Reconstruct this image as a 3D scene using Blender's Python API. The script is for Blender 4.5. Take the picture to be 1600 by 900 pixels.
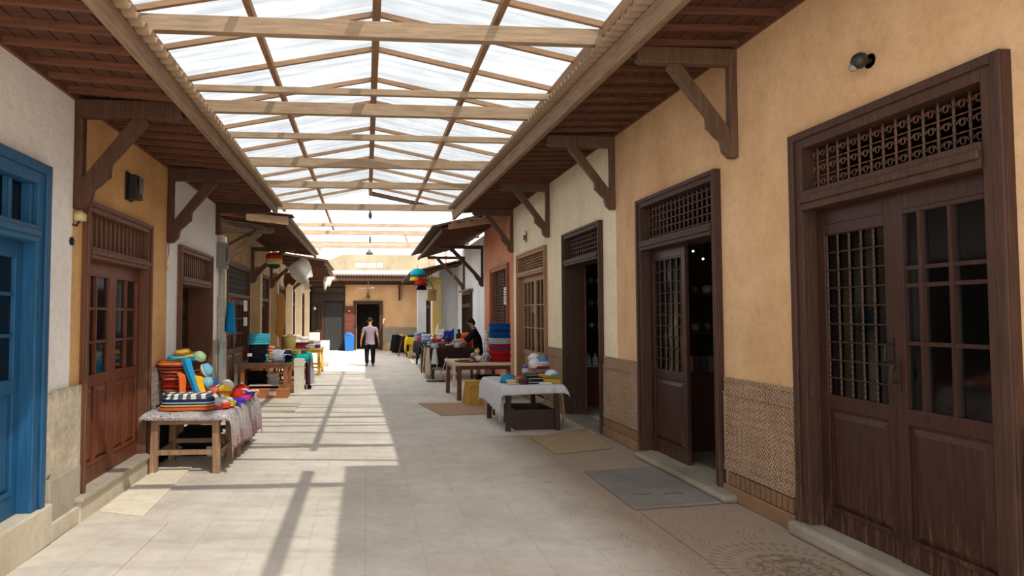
import bpy, bmesh, math, random
from mathutils import Vector, Matrix, noise
R = math.radians; PI = math.pi
for o in list(bpy.data.objects): bpy.data.objects.remove(o)
COL = bpy.context.scene.collection
SC = bpy.context.scene

# ------------------------------------------------------------------ camera, world, sun, exposure
H = 1.7
cam = bpy.data.objects.new('camera', bpy.data.cameras.new('camera')); COL.objects.link(cam); SC.camera = cam
b_ = math.atan(.042); a_ = math.atan(.078*math.cos(b_))
F = Vector((math.sin(a_)*math.cos(b_), math.cos(a_)*math.cos(b_), math.sin(b_)))
Rt = Vector((math.cos(a_), -math.sin(a_), 0)); Up = Rt.cross(F)
m = Matrix((Rt, Up, -F)).transposed().to_4x4(); m.translation = (0, 0, H)
cam.matrix_world = m
cam.data.sensor_width = 36; cam.data.lens = 22.5; cam.data.shift_x = .09375; cam.data.clip_end = 300; cam.data.clip_start = .05

W = bpy.data.worlds.new('world'); SC.world = W; W.use_nodes = True
bg = W.node_tree.nodes['Background']; bg.inputs[0].default_value = (.95, .975, 1, 1); bg.inputs[1].default_value = 2.3
sd = bpy.data.lights.new('sun', 'SUN'); sd.energy = 7.0; sd.angle = R(.55); sd.color = (1, .94, .85)
sun = bpy.data.objects.new('sun', sd); COL.objects.link(sun)
sun.rotation_euler = Vector((-.42, .57, -1)).to_track_quat('-Z', 'Y').to_euler(); sun.location = (8, -8, 20)
SC.view_settings.view_transform = 'Standard'; SC.view_settings.look = 'None'
SC.view_settings.exposure = 0.24; SC.view_settings.gamma = 1; SC.view_settings.use_curve_mapping = False

# ------------------------------------------------------------------ materials
def lin(c):
    return tuple((v/255/12.92 if v/255 <= .04045 else ((v/255+.055)/1.055)**2.4) for v in c) + (1,)
MATS = {}
def newmat(key):
    m = bpy.data.materials.new(key); m.use_nodes = True
    nt = m.node_tree; return m, nt, nt.nodes['Principled BSDF']
def N(nt, t, **k):
    n = nt.nodes.new(t)
    for a, v in k.items(): setattr(n, a, v)
    return n
def mapping(nt, scale, rot=(0, 0, 0)):
    tc = N(nt, 'ShaderNodeTexCoord'); mp = N(nt, 'ShaderNodeMapping')
    mp.inputs['Scale'].default_value = scale; mp.inputs['Rotation'].default_value = rot
    nt.links.new(tc.outputs['Object'], mp.inputs[0]); return mp.outputs[0]
def ramp(nt, fac, stops):
    r = N(nt, 'ShaderNodeValToRGB'); e = r.color_ramp.elements
    while len(e) < len(stops): e.new(.5)
    for el, (p, c) in zip(e, stops): el.position = p; el.color = c
    nt.links.new(fac, r.inputs[0]); return r.outputs[0]
def noise_n(nt, vec, scale, detail=4, rough=.6):
    n = N(nt, 'ShaderNodeTexNoise'); n.inputs['Scale'].default_value = scale
    n.inputs['Detail'].default_value = detail; n.inputs['Roughness'].default_value = rough
    nt.links.new(vec, n.inputs['Vector']); return n.outputs['Fac']
def bump(nt, p, h, strength, dist=.01):
    b = N(nt, 'ShaderNodeBump'); b.inputs['Strength'].default_value = strength; b.inputs['Distance'].default_value = dist
    nt.links.new(h, b.inputs['Height']); nt.links.new(b.outputs[0], p.inputs['Normal'])
def mix(nt, fac, a, b, mode='MIX'):
    n = N(nt, 'ShaderNodeMix', data_type='RGBA', blend_type=mode)
    for s, v in ((0, fac), (6, a), (7, b)):
        if hasattr(v, 'links') or hasattr(v, 'is_linked'): nt.links.new(v, n.inputs[s])
        else: n.inputs[s].default_value = v
    return n.outputs[2]
def mth(nt, op, a, b=0., c=None):
    n = N(nt, 'ShaderNodeMath', operation=op)
    for i, v in enumerate((a, b, c)):
        if v is None: continue
        if hasattr(v, 'is_linked'): nt.links.new(v, n.inputs[i])
        else: n.inputs[i].default_value = v
    return n.outputs[0]

def wood(c1, c2, axis='z', rough=.6, wear=None, key=''):
    k = ('wood', c1, c2, axis, rough, wear)
    if k in MATS: return MATS[k]
    m, nt, p = newmat('wood' + key)
    sc = {'x': (1.2, 16, 16), 'y': (16, 1.2, 16), 'z': (16, 16, 1.2)}[axis]
    v = mapping(nt, sc); f = noise_n(nt, v, 2.2, 6, .65)
    col = ramp(nt, f, [(.3, lin(c1)), (.72, lin(c2))])
    v2 = mapping(nt, (1.5, 1.5, 1.5)); f2 = noise_n(nt, v2, 2.5, 3)
    col = mix(nt, mth(nt, 'MULTIPLY', f2, .35), col, lin(tuple(x*.6 for x in c1)))
    if wear:
        v3 = mapping(nt, tuple(s*.8 for s in sc)); f3 = noise_n(nt, v3, 3.5, 8, .75)
        if axis == 'z':
            sz = N(nt, 'ShaderNodeSeparateXYZ'); nt.links.new(mapping(nt, (1, 1, 1)), sz.inputs[0])
            f3 = mth(nt, 'ADD', f3, mth(nt, 'MULTIPLY', mth(nt, 'MAXIMUM', mth(nt, 'SUBTRACT', .5, sz.outputs[2]), 0), .22))
        col = mix(nt, ramp(nt, f3, [(.58, (0, 0, 0, 1)), (.72, (.7, .7, .7, 1))]), col, lin(wear))
    nt.links.new(col, p.inputs['Base Color']); p.inputs['Roughness'].default_value = rough
    p.inputs['Specular IOR Level'].default_value = .35
    bump(nt, p, f, .35, .004); MATS[k] = m; return m
def plaster(c, c2, key='', rough=.9, b=.5, scale=1.):
    k = ('pl', c, c2, b)
    if k in MATS: return MATS[k]
    m, nt, p = newmat('plaster' + key)
    v = mapping(nt, (1, 1, .7)); f = noise_n(nt, v, 1.3*scale, 6, .62)
    v2 = mapping(nt, (1, 1, 1)); f2 = noise_n(nt, v2, 14, 5, .7)
    col = ramp(nt, f, [(.32, lin(c2)), (.62, lin(c))])
    col = mix(nt, ramp(nt, f2, [(.45, (0, 0, 0, 1)), (.8, (.3, .3, .3, 1))]), col, lin(tuple(x*.72 for x in c2)))
    nt.links.new(col, p.inputs['Base Color']); p.inputs['Roughness'].default_value = rough
    p.inputs['Specular IOR Level'].default_value = .15
    bump(nt, p, f2, b, .012); MATS[k] = m; return m
def cloth(c, rough=.95, c2=None, stripes=None, key=''):
    k = ('cl', c, c2, stripes)
    if k in MATS: return MATS[k]
    m, nt, p = newmat('fabric' + key)
    v = mapping(nt, (1, 1, 1)); f = noise_n(nt, v, 60, 3)
    if c2 and stripes:
        w = N(nt, 'ShaderNodeTexWave', wave_type='BANDS', bands_direction=stripes[0]); w.inputs['Scale'].default_value = stripes[1]
        w.inputs['Distortion'].default_value = stripes[2]; nt.links.new(v, w.inputs[0])
        col = ramp(nt, w.outputs['Fac'], [(.45, lin(c)), (.55, lin(c2))])
    elif c2:
        vo = noise_n(nt, v, 22, 4, .8); col = ramp(nt, vo, [(.46, lin(c)), (.52, lin(c2))])
    else: col = ramp(nt, f, [(.2, lin(tuple(x*.85 for x in c))), (.8, lin(c))])
    nt.links.new(col, p.inputs['Base Color']); p.inputs['Roughness'].default_value = rough
    p.inputs['Specular IOR Level'].default_value = .1
    bump(nt, p, f, .5, .004); MATS[k] = m; return m
def plain(c, rough=.5, metal=0., emit=0., key='plain'):
    k = ('p', c, rough, metal, emit)
    if k in MATS: return MATS[k]
    m, nt, p = newmat(key)
    v = mapping(nt, (1, 1, 1)); f = noise_n(nt, v, 18, 4)
    col = ramp(nt, f, [(.25, lin(tuple(x*.86 for x in c))), (.75, lin(c))])
    nt.links.new(col, p.inputs['Base Color']); p.inputs['Roughness'].default_value = rough
    p.inputs['Metallic'].default_value = metal
    if emit:
        p.inputs['Emission Color'].default_value = lin(c); p.inputs['Emission Strength'].default_value = emit
    MATS[k] = m; return m
def make_glass():
    m = bpy.data.materials.new('window_glass'); m.use_nodes = True; nt = m.node_tree; nt.nodes.clear()
    o = N(nt, 'ShaderNodeOutputMaterial'); t = N(nt, 'ShaderNodeBsdfTransparent'); t.inputs[0].default_value = (.8, .84, .84, 1)
    g = N(nt, 'ShaderNodeBsdfGlossy'); g.inputs['Roughness'].default_value = .06; g.inputs[0].default_value = (.9, .93, .95, 1)
    v = mapping(nt, (1, 1, 1)); f = noise_n(nt, v, 3, 2)
    b = N(nt, 'ShaderNodeBump'); b.inputs['Strength'].default_value = .02; b.inputs['Distance'].default_value = .01
    nt.links.new(f, b.inputs['Height']); nt.links.new(b.outputs[0], g.inputs['Normal'])
    lw = N(nt, 'ShaderNodeFresnel'); lw.inputs[0].default_value = 1.5
    mx = N(nt, 'ShaderNodeMixShader'); nt.links.new(lw.outputs[0], mx.inputs[0])
    nt.links.new(t.outputs[0], mx.inputs[1]); nt.links.new(g.outputs[0], mx.inputs[2]); nt.links.new(mx.outputs[0], o.inputs[0])
    return m
def make_translucent():
    m = bpy.data.materials.new('translucent_sheet'); m.use_nodes = True; nt = m.node_tree; nt.nodes.clear()
    o = N(nt, 'ShaderNodeOutputMaterial'); t = N(nt, 'ShaderNodeBsdfTransparent'); t.inputs[0].default_value = (.97, .97, .96, 1)
    d = N(nt, 'ShaderNodeBsdfTranslucent')
    v = mapping(nt, (.45, 5, .45)); f = noise_n(nt, v, 1.7, 5, .6)
    v2 = mapping(nt, (.7, .35, 1)); f2 = noise_n(nt, v2, 2.2, 4, .6)
    k = mth(nt, 'ADD', mth(nt, 'MULTIPLY', f, .7), mth(nt, 'MULTIPLY', f2, .3))
    nt.links.new(ramp(nt, k, [(.42, (.42, .428, .43, 1)), (.58, (.57, .575, .57, 1))]), t.inputs[0])
    nt.links.new(ramp(nt, k, [(.38, (.07, .07, .07, 1)), (.62, (.14, .14, .14, 1))]), d.inputs[0])
    mx = N(nt, 'ShaderNodeMixShader'); mx.inputs[0].default_value = .4
    nt.links.new(t.outputs[0], mx.inputs[1]); nt.links.new(d.outputs[0], mx.inputs[2]); nt.links.new(mx.outputs[0], o.inputs[0])
    return m
GLASS = make_glass(); SHEET = make_translucent()

def make_floor():
    m, nt, p = newmat('stone_paving')
    v = mapping(nt, (1, 1, 1))
    f = noise_n(nt, v, .9, 7, .65); f2 = noise_n(nt, v, 9, 6, .7); f3 = noise_n(nt, v, 2.6, 5, .7)
    col = ramp(nt, f, [(.3, lin((196, 186, 172))), (.7, lin((222, 214, 202)))])
    col = mix(nt, ramp(nt, f3, [(.45, (0, 0, 0, 1)), (.75, (.5, .5, .5, 1))]), col, lin((180, 168, 152)))
    col = mix(nt, ramp(nt, f2, [(.5, (0, 0, 0, 1)), (.85, (.4, .4, .4, 1))]), col, lin((156, 144, 128)))
    br = N(nt, 'ShaderNodeTexBrick'); br.inputs['Scale'].default_value = 1; br.inputs['Brick Width'].default_value = .42
    br.inputs['Row Height'].default_value = .42; br.inputs['Mortar Size'].default_value = .007; br.inputs['Mortar Smooth'].default_value = .3
    br.offset = 0; nt.links.new(v, br.inputs[0])
    seam = mth(nt, 'MULTIPLY', br.outputs['Fac'], mth(nt, 'MULTIPLY', f, .22))
    col = mix(nt, seam, col, lin((130, 118, 104)))
    # carved ornament near the right hand side: medallion rings and a scroll band
    sx = N(nt, 'ShaderNodeSeparateXYZ'); nt.links.new(v, sx.inputs[0]); X, Y = sx.outputs[0], sx.outputs[1]
    dx = mth(nt, 'SUBTRACT', X, 2.86); dy = mth(nt, 'SUBTRACT', Y, 4.12)
    r = mth(nt, 'SQRT', mth(nt, 'ADD', mth(nt, 'MULTIPLY', dx, dx), mth(nt, 'MULTIPLY', dy, dy)))
    ang = mth(nt, 'ARCTAN2', dy, dx)
    rings = mth(nt, 'SINE', mth(nt, 'MULTIPLY', r, 58))
    spokes = mth(nt, 'SINE', mth(nt, 'MULTIPLY', ang, 44))
    rin = mth(nt, 'LESS_THAN', r, .56)
    band = mth(nt, 'MULTIPLY', mth(nt, 'GREATER_THAN', r, .36), mth(nt, 'MULTIPLY', rin, spokes))
    vor = N(nt, 'ShaderNodeTexVoronoi', feature='DISTANCE_TO_EDGE'); vor.inputs['Scale'].default_value = 15
    nt.links.new(v, vor.inputs['Vector'])
    vcut = mth(nt, 'LESS_THAN', vor.outputs['Distance'], .09)
    inner = mth(nt, 'MULTIPLY', mth(nt, 'LESS_THAN', r, .3), vcut)
    med = mth(nt, 'ADD', mth(nt, 'MULTIPLY', band, .5), mth(nt, 'ADD', mth(nt, 'MULTIPLY', mth(nt, 'MULTIPLY', rin, rings), .4), mth(nt, 'MULTIPLY', inner, -1.4)))
    # scroll band
    inb = mth(nt, 'MULTIPLY', mth(nt, 'GREATER_THAN', X, 1.7), mth(nt, 'LESS_THAN', X, 3.3))
    inb = mth(nt, 'MULTIPLY', inb, mth(nt, 'LESS_THAN', Y, 8.6))
    inb = mth(nt, 'MULTIPLY', inb, mth(nt, 'GREATER_THAN', r, .58))
    vo2 = N(nt, 'ShaderNodeTexVoronoi', feature='F1'); vo2.inputs['Scale'].default_value = 5.5; nt.links.new(v, vo2.inputs['Vector'])
    curl = mth(nt, 'SINE', mth(nt, 'MULTIPLY', vo2.outputs['Distance'], 46))
    curl = mth(nt, 'GREATER_THAN', curl, .8)
    curl = mth(nt, 'MULTIPLY', curl, ramp(nt, f3, [(.42, (0, 0, 0, 1)), (.6, (1, 1, 1, 1))]))
    orn = mth(nt, 'MULTIPLY', mth(nt, 'MULTIPLY', inb, curl), -1)
    gl = mth(nt, 'LESS_THAN', mth(nt, 'ABSOLUTE', mth(nt, 'SUBTRACT', X, 2.36)), .006)
    gl = mth(nt, 'MULTIPLY', gl, mth(nt, 'LESS_THAN', Y, 5.4))
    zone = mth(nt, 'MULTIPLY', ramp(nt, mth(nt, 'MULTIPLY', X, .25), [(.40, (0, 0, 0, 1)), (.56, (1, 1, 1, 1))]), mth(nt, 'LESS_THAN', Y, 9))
    col = mix(nt, mth(nt, 'MULTIPLY', zone, .8), col, mix(nt, f3, lin((122, 98, 78)), lin((156, 132, 110))))  # browner carved stone, darkened further to put this side's shade into the colour
    h = mth(nt, 'ADD', med, mth(nt, 'ADD', orn, mth(nt, 'MULTIPLY', gl, -1.5)))
    groove_tone = mth(nt, 'MINIMUM', mth(nt, 'MAXIMUM', mth(nt, 'MULTIPLY', h, -.5), 0), .7)
    col = mix(nt, groove_tone, col, lin((92, 78, 62)))  # carved grooves are coloured darker than the raised stone
    nt.links.new(col, p.inputs['Base Color']); p.inputs['Roughness'].default_value = .78; p.inputs['Specular IOR Level'].default_value = .3
    hh = mth(nt, 'ADD', mth(nt, 'MULTIPLY', h, .6), mth(nt, 'ADD', f2, mth(nt, 'MULTIPLY', br.outputs['Fac'], -.3)))
    bump(nt, p, hh, .45, .01)
    return m
def make_dado(c1, c2, key):
    m, nt, p = newmat('carved_stucco' + key)
    v = mapping(nt, (1, 1, 1)); s = N(nt, 'ShaderNodeSeparateXYZ'); nt.links.new(v, s.inputs[0]); Y, Z = s.outputs[1], s.outputs[2]
    wn = mth(nt, 'MULTIPLY', noise_n(nt, v, 22, 3, .7), .016); Y = mth(nt, 'ADD', Y, wn); Z = mth(nt, 'ADD', Z, wn)
    q = 170
    a = mth(nt, 'SINE', mth(nt, 'MULTIPLY', mth(nt, 'ADD', Y, Z), q)); b = mth(nt, 'SINE', mth(nt, 'MULTIPLY', mth(nt, 'SUBTRACT', Y, Z), q))
    ck = N(nt, 'ShaderNodeTexChecker'); ck.inputs['Scale'].default_value = 20
    cb = N(nt, 'ShaderNodeCombineXYZ'); nt.links.new(Y, cb.inputs[0]); nt.links.new(Z, cb.inputs[1]); cb.inputs[2].default_value = .01
    rot = N(nt, 'ShaderNodeMapping'); rot.inputs['Rotation'].default_value = (0, 0, PI/4); nt.links.new(cb.outputs[0], rot.inputs[0])
    nt.links.new(rot.outputs[0], ck.inputs['Vector'])
    h = mth(nt, 'ADD', mth(nt, 'MULTIPLY', ck.outputs['Fac'], a), mth(nt, 'MULTIPLY', mth(nt, 'SUBTRACT', 1, ck.outputs['Fac']), b))
    # plain border bands near top / above the base
    f = noise_n(nt, v, 3, 5, .6); fz = noise_n(nt, v, 40, 4, .7)
    col = ramp(nt, f, [(.3, lin(c2)), (.7, lin(c1))])
    g = ramp(nt, mth(nt, 'ADD', mth(nt, 'MULTIPLY', h, .5), .5), [(.1, (.75, .75, .75, 1)), (.6, (0, 0, 0, 1))])
    col = mix(nt, g, col, lin(tuple(x*.62 for x in c2)))
    nt.links.new(col, p.inputs['Base Color']); p.inputs['Roughness'].default_value = .9; p.inputs['Specular IOR Level'].default_value = .15
    bump(nt, p, mth(nt, 'ADD', h, fz), .9, .008)
    return m

OCHRE = plaster((222, 184, 144), (200, 160, 118), '_ochre')
OCHRE_L = plaster((222, 178, 124), (200, 150, 100), '_deep_ochre')
CREAM = plaster((244, 230, 202), (228, 210, 178), '_cream', b=.9)
PINK = plaster((206, 144, 112), (186, 122, 92), '_pink')
WHITE = plaster((244, 242, 240), (232, 229, 224), '_white')
BLUEWHITE = plaster((232, 234, 238), (216, 216, 220), '_bluewhite')
TAN = plaster((206, 178, 138), (186, 154, 112), '_tan')
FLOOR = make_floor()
STONE = plaster((176, 166, 150), (152, 142, 126), '_stone', b=.3)
STONE_D = plaster((158, 148, 132), (128, 118, 102), '_dark_stone', b=.5)
STONE_L = plaster((206, 196, 176), (184, 172, 150), '_pale_stone', b=.3)
DADO = make_dado((200, 168, 140), (176, 142, 114), '_brown')
DADO_G = make_dado((208, 198, 180), (188, 176, 156), '_grey')
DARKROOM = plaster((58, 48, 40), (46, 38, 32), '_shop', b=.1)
W_DARK = wood((58, 34, 24), (88, 54, 38), 'z', .5, key='_dark')
W_DARKx = wood((58, 34, 24), (88, 54, 38), 'x', .5, key='_dark_x')
W_DOOR = wood((46, 25, 19), (72, 42, 32), 'z', .42, wear=(112, 84, 66), key='_door')
W_FRAME = wood((54, 34, 26), (84, 55, 40), 'z', .6, wear=(112, 90, 72), key='_frame')
W_BROWN = wood((94, 48, 29), (128, 72, 46), 'z', .4, key='_brown_door')
W_BROWNF = wood((92, 56, 38), (122, 80, 56), 'z', .55, key='_brown_frame')
W_LIGHT = wood((150, 112, 80), (178, 140, 104), 'z', .6, key='_light_door')
W_BEAM = wood((150, 126, 100), (194, 170, 142), 'x', .8, wear=(140, 104, 76), key='_beam')
W_BEAMy = wood((140, 104, 78), (178, 140, 108), 'y', .8, key='_purlin')
W_RAFT = wood((150, 118, 90), (190, 156, 124), 'x', .8, key='_rafter')
W_FASC = wood((120, 94, 74), (164, 136, 110), 'y', .85, wear=(96, 68, 50), key='_fascia')
W_SOFF = wood((62, 36, 26), (104, 62, 42), 'x', .75, key='_soffit')
W_SOFR = wood((84, 52, 36), (128, 82, 58), 'x', .75, key='_soffit_rafter')
W_BRK = wood((62, 38, 26), (98, 64, 44), 'z', .65, key='_bracket')
W_BRKR = wood((84, 62, 46), (122, 92, 70), 'z', .65, key='_bracket_pale')
BLUE = wood((24, 76, 112), (40, 98, 142), 'z', .45, key='_blue_paint')
METAL = plain((150, 150, 146), .45, .6, key='grey_metal')
IRON = plain((60, 46, 38), .6, .5, key='iron')
CORR = plain((158, 132, 106), .75, .1, key='corrugated_metal')
CORR_D = plain((84, 66, 52), .8, .1, key='old_corrugated_metal')

# ------------------------------------------------------------------ mesh builder
class MB:
    def __init__(s): s.v = []; s.f = []; s.mi = []; s.cur = 0
    def add(s, vs, fs):
        n = len(s.v); s.v += [tuple(v) for v in vs]; s.f += [tuple(i+n for i in f) for f in fs]; s.mi += [s.cur]*len(fs); return s
    def box(s, x0, x1, y0, y1, z0, z1):
        x0, x1 = min(x0, x1), max(x0, x1); y0, y1 = min(y0, y1), max(y0, y1); z0, z1 = min(z0, z1), max(z0, z1)
        return s.add([(x0,y0,z0),(x1,y0,z0),(x1,y1,z0),(x0,y1,z0),(x0,y0,z1),(x1,y0,z1),(x1,y1,z1),(x0,y1,z1)],
                     [(0,3,2,1),(4,5,6,7),(0,1,5,4),(1,2,6,5),(2,3,7,6),(3,0,4,7)])
    def hexa(s, p): return s.add(p, [(0,3,2,1),(4,5,6,7),(0,1,5,4),(1,2,6,5),(2,3,7,6),(3,0,4,7)])
    def beam(s, p0, p1, w, h, up=(0, 0, 1)):
        p0, p1 = Vector(p0), Vector(p1); d = (p1-p0).normalized(); u = Vector(up)
        side = d.cross(u)
        if side.length < 1e-4: side = d.cross(Vector((1, 0, 0)))
        side.normalize(); u = side.cross(d).normalized(); a = side*w/2; c = u*h/2
        return s.hexa([p0-a-c, p0+a-c, p1+a-c, p1-a-c, p0-a+c, p0+a+c, p1+a+c, p1-a+c])
    def tube(s, pts, r, n=6, caps=True):
        pts = [Vector(p) for p in pts]; rs = r if isinstance(r, (list, tuple)) else [r]*len(pts); vs = []; fs = []
        prev = None
        for i, p in enumerate(pts):
            d = (pts[min(i+1, len(pts)-1)]-pts[max(i-1, 0)]).normalized()
            a = prev if prev is not None else (Vector((0, 0, 1)) if abs(d.z) < .9 else Vector((1, 0, 0)))
            e = d.cross(a).cross(d).normalized(); prev = e; g = d.cross(e)
            for k in range(n): t = 2*PI*k/n; vs.append(p+(e*math.cos(t)+g*math.sin(t))*rs[i])
        for i in range(len(pts)-1):
            for k in range(n): a = i*n+k; b = i*n+(k+1) % n; fs.append((a, b, b+n, a+n))
        if caps: fs.append(tuple(range(n-1, -1, -1))); fs.append(tuple(range((len(pts)-1)*n, len(pts)*n)))
        return s.add(vs, fs)
    def lathe(s, prof, n=16, c=(0, 0, 0), sx=1, sy=1):
        vs = []; fs = []
        for r, z in prof:
            for k in range(n): t = 2*PI*k/n; vs.append((c[0]+r*math.cos(t)*sx, c[1]+r*math.sin(t)*sy, c[2]+z))
        for i in range(len(prof)-1):
            for k in range(n): a = i*n+k; b = i*n+(k+1) % n; fs.append((a, b, b+n, a+n))
        fs.append(tuple(range(n-1, -1, -1))); fs.append(tuple(range((len(prof)-1)*n, len(prof)*n)))
        return s.add(vs, fs)
    def prism(s, poly, t0, t1, plane='xz'):
        n = len(poly)
        P = (lambda a, b, t: (a, t, b)) if plane == 'xz' else ((lambda a, b, t: (a, b, t)) if plane == 'xy' else (lambda a, b, t: (t, a, b)))
        vs = [P(a, b, t0) for a, b in poly]+[P(a, b, t1) for a, b in poly]
        fs = [tuple(range(n)), tuple(range(2*n-1, n-1, -1))]+[(i, i+n, (i+1) % n+n, (i+1) % n) for i in range(n)]
        return s.add(vs, fs)
    def blob(s, c, r, e=1., nu=16, nv=9, wob=0., seed=0, rz=0., zflat=None):
        vs = []; fs = []; ca, sa = math.cos(rz), math.sin(rz)
        sp = lambda x: math.copysign(abs(x)**e, x)
        for j in range(nv+1):
            ph = -PI/2+PI*j/nv
            for i in range(nu):
                th = 2*PI*i/nu
                x = sp(math.cos(th))*abs(math.cos(ph))**e; y = sp(math.sin(th))*abs(math.cos(ph))**e; z = sp(math.sin(ph))
                k = 1+wob*noise.noise(Vector((x*1.7+seed*7.1, y*1.7-seed, z*1.7+seed*3.3)))
                x, y, z = x*r[0]*k, y*r[1]*k, z*r[2]*k
                if zflat is not None: z = max(z, -zflat)
                vs.append((c[0]+x*ca-y*sa, c[1]+x*sa+y*ca, c[2]+z))
        for j in range(nv):
            for i in range(nu): a = j*nu+i; b = j*nu+(i+1) % nu; fs.append((a, b, b+nu, a+nu))
        return s.add(vs, fs)
    def grid(s, fn, nu, nv):
        vs = [fn(i/nu, j/nv) for j in range(nv+1) for i in range(nu+1)]
        fs = [(j*(nu+1)+i, j*(nu+1)+i+1, (j+1)*(nu+1)+i+1, (j+1)*(nu+1)+i) for j in range(nv) for i in range(nu)]
        return s.add(vs, fs)
    def build(s, name, mat, parent=None, smooth=False, bevel=0, solid=0, kind=None, sub=0, loc=None, rot=None):
        me = bpy.data.meshes.new(name); me.from_pydata(s.v, [], s.f)
        for mm in (mat if isinstance(mat, (list, tuple)) else [mat]): me.materials.append(mm)
        me.polygons.foreach_set('material_index', s.mi)
        bm = bmesh.new(); bm.from_mesh(me)
        bmesh.ops.recalc_face_normals(bm, faces=bm.faces); bm.to_mesh(me); bm.free()
        if smooth: me.shade_smooth()
        o = bpy.data.objects.new(name, me); COL.objects.link(o)
        if parent: o.parent = parent
        if loc: o.location = loc
        if rot: o.rotation_euler = rot
        if solid: md = o.modifiers.new('s', 'SOLIDIFY'); md.thickness = solid; md.offset = 0
        if bevel: md = o.modifiers.new('b', 'BEVEL'); md.width = bevel; md.segments = 2; md.limit_method = 'ANGLE'
        if sub: md = o.modifiers.new('u', 'SUBSURF'); md.levels = sub; md.render_levels = sub
        if kind: o['kind'] = kind
        return o
def tag(o, label=None, cat=None, group=None, kind=None):
    if label: o['label'] = label
    if cat: o['category'] = cat
    if group: o['group'] = group
    if kind: o['kind'] = kind
    return o
def thing(name, label, cat, loc=(0, 0, 0), rz=0, group=None, kind=None):
    o = bpy.data.objects.new(name, None); COL.objects.link(o); o.location = loc; o.rotation_euler = (0, 0, rz)
    o.empty_display_size = .1
    return tag(o, label, cat, group, kind)
def copy_tree(o, parent=None):
    c = o.copy(); COL.objects.link(c)
    if parent: c.parent = parent
    for ch in list(o.children): copy_tree(ch, c)
    return c
ORD = ['lowest', 'second from the bottom', 'third from the bottom', 'fourth from the bottom', 'fifth from the bottom', 'sixth from the bottom',
       'seventh from the bottom', 'eighth from the bottom', 'ninth from the bottom', 'tenth from the bottom']
def ordn(i, n):
    if i == n-1: return 'topmost'
    if i == n-2: return 'second from the top'
    return ORD[i]

# ------------------------------------------------------------------ setting: floor and walls
XR, XL, XL2, XR2 = 3.4, -2.4, -2.7, 2.75
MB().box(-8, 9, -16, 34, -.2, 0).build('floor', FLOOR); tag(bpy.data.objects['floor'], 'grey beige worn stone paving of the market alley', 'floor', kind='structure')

def wall(name, X, out, th, y0, y1, z1, openings, mat, label, z0=0):
    """wall whose street face is the plane x=X; out=+1 when the street lies towards +x"""
    b = MB(); xb = X-out*th; y = y0
    for (a, c, za, zb) in sorted(openings):
        if a > y: b.box(X, xb, y, a, z0, z1)
        if za > z0: b.box(X, xb, a, c, z0, za)
        if zb < z1: b.box(X, xb, a, c, zb, z1)
        y = c
    if y < y1: b.box(X, xb, y, y1, z0, z1)
    o = b.build(name, mat, kind='structure'); return tag(o, label, 'wall')
WT = .28
# right side
D_R1, D_R2, D_R3, D_R4, D_R5 = (3.08, 4.79), (5.87, 7.69), (8.95, 10.71), (11.8, 14.05), (15.0, 17.15)
e = .06
wall('wall_right', XR, -1, WT, -1.5, 8.46, 5.0, [(D_R1[0]+e, D_R1[1]-e, .1, 3.05), (D_R2[0]+e, D_R2[1]-e, .06, 3.05)], OCHRE, 'ochre plastered wall around the two nearest right doorways')
wall('wall_right', XR, -1, WT, 8.46, 14.55, 5.0, [(D_R3[0]+e, D_R3[1]-e, .02, 3.03), (D_R4[0]+e, D_R4[1]-e, .1, 3.0)], CREAM, 'cream plastered wall around the third and fourth right doorways')
wall('wall_right', XR, -1, WT, 14.55, 18.25, 4.6, [(D_R5[0]+e, D_R5[1]-e, .5, 2.9)], PINK, 'pinkish brown wall around the slatted shop front')
wall('wall_right', XR, -1, WT, 18.25, 24.0, 4.0, [(20.3, 22.2, .3, 2.45)], BLUEWHITE, 'whitewashed wall behind the far right stalls')
wall('wall_right', XR2, -1, .65, 24.0, 31.0, 3.5, [(24.6, 26.0, 0, 2.4), (27.2, 28.6, 0, 2.4)], BLUEWHITE, 'cream wall at the far right end of the alley')
# left side
D_L1, D_L2, D_L3 = (3.0, 4.93), (5.6, 7.25), (8.35, 10.05)
wall('wall_left', XL, 1, WT, -1.5, 5.42, 4.3, [(D_L1[0]+e, D_L1[1]-e, .27, 2.76)], WHITE, 'whitewashed wall around the blue door')
wall('wall_left', XL, 1, WT, 5.42, 7.93, 4.3, [(D_L2[0]+e, D_L2[1]-e, .18, 2.6)], OCHRE_L, 'deep ochre wall around the brown glazed doors')
wall('wall_left', XL, 1, WT, 7.93, 10.5, 4.3, [(D_L3[0]+e, D_L3[1]-e, .1, 2.56)], WHITE, 'off-white wall around the open slatted doorway')
LD = [(12.5, 14.9), (16.2, 17.8), (19.8, 21.4), (22.8, 24.2), (26.2, 27.8)]
wall('wall_left', XL2, 1, .3, 10.5, 18.4, 3.62, [(a, b, .1, 2.75) for a, b in LD[:2]], TAN, 'tan plastered wall behind the middle left stalls')
wall('wall_left', XL2, 1, .3, 18.4, 31.0, 3.62, [(a, b, .1, 2.6) for a, b in LD[2:]], CREAM, 'pale wall at the far left end of the alley')
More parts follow.
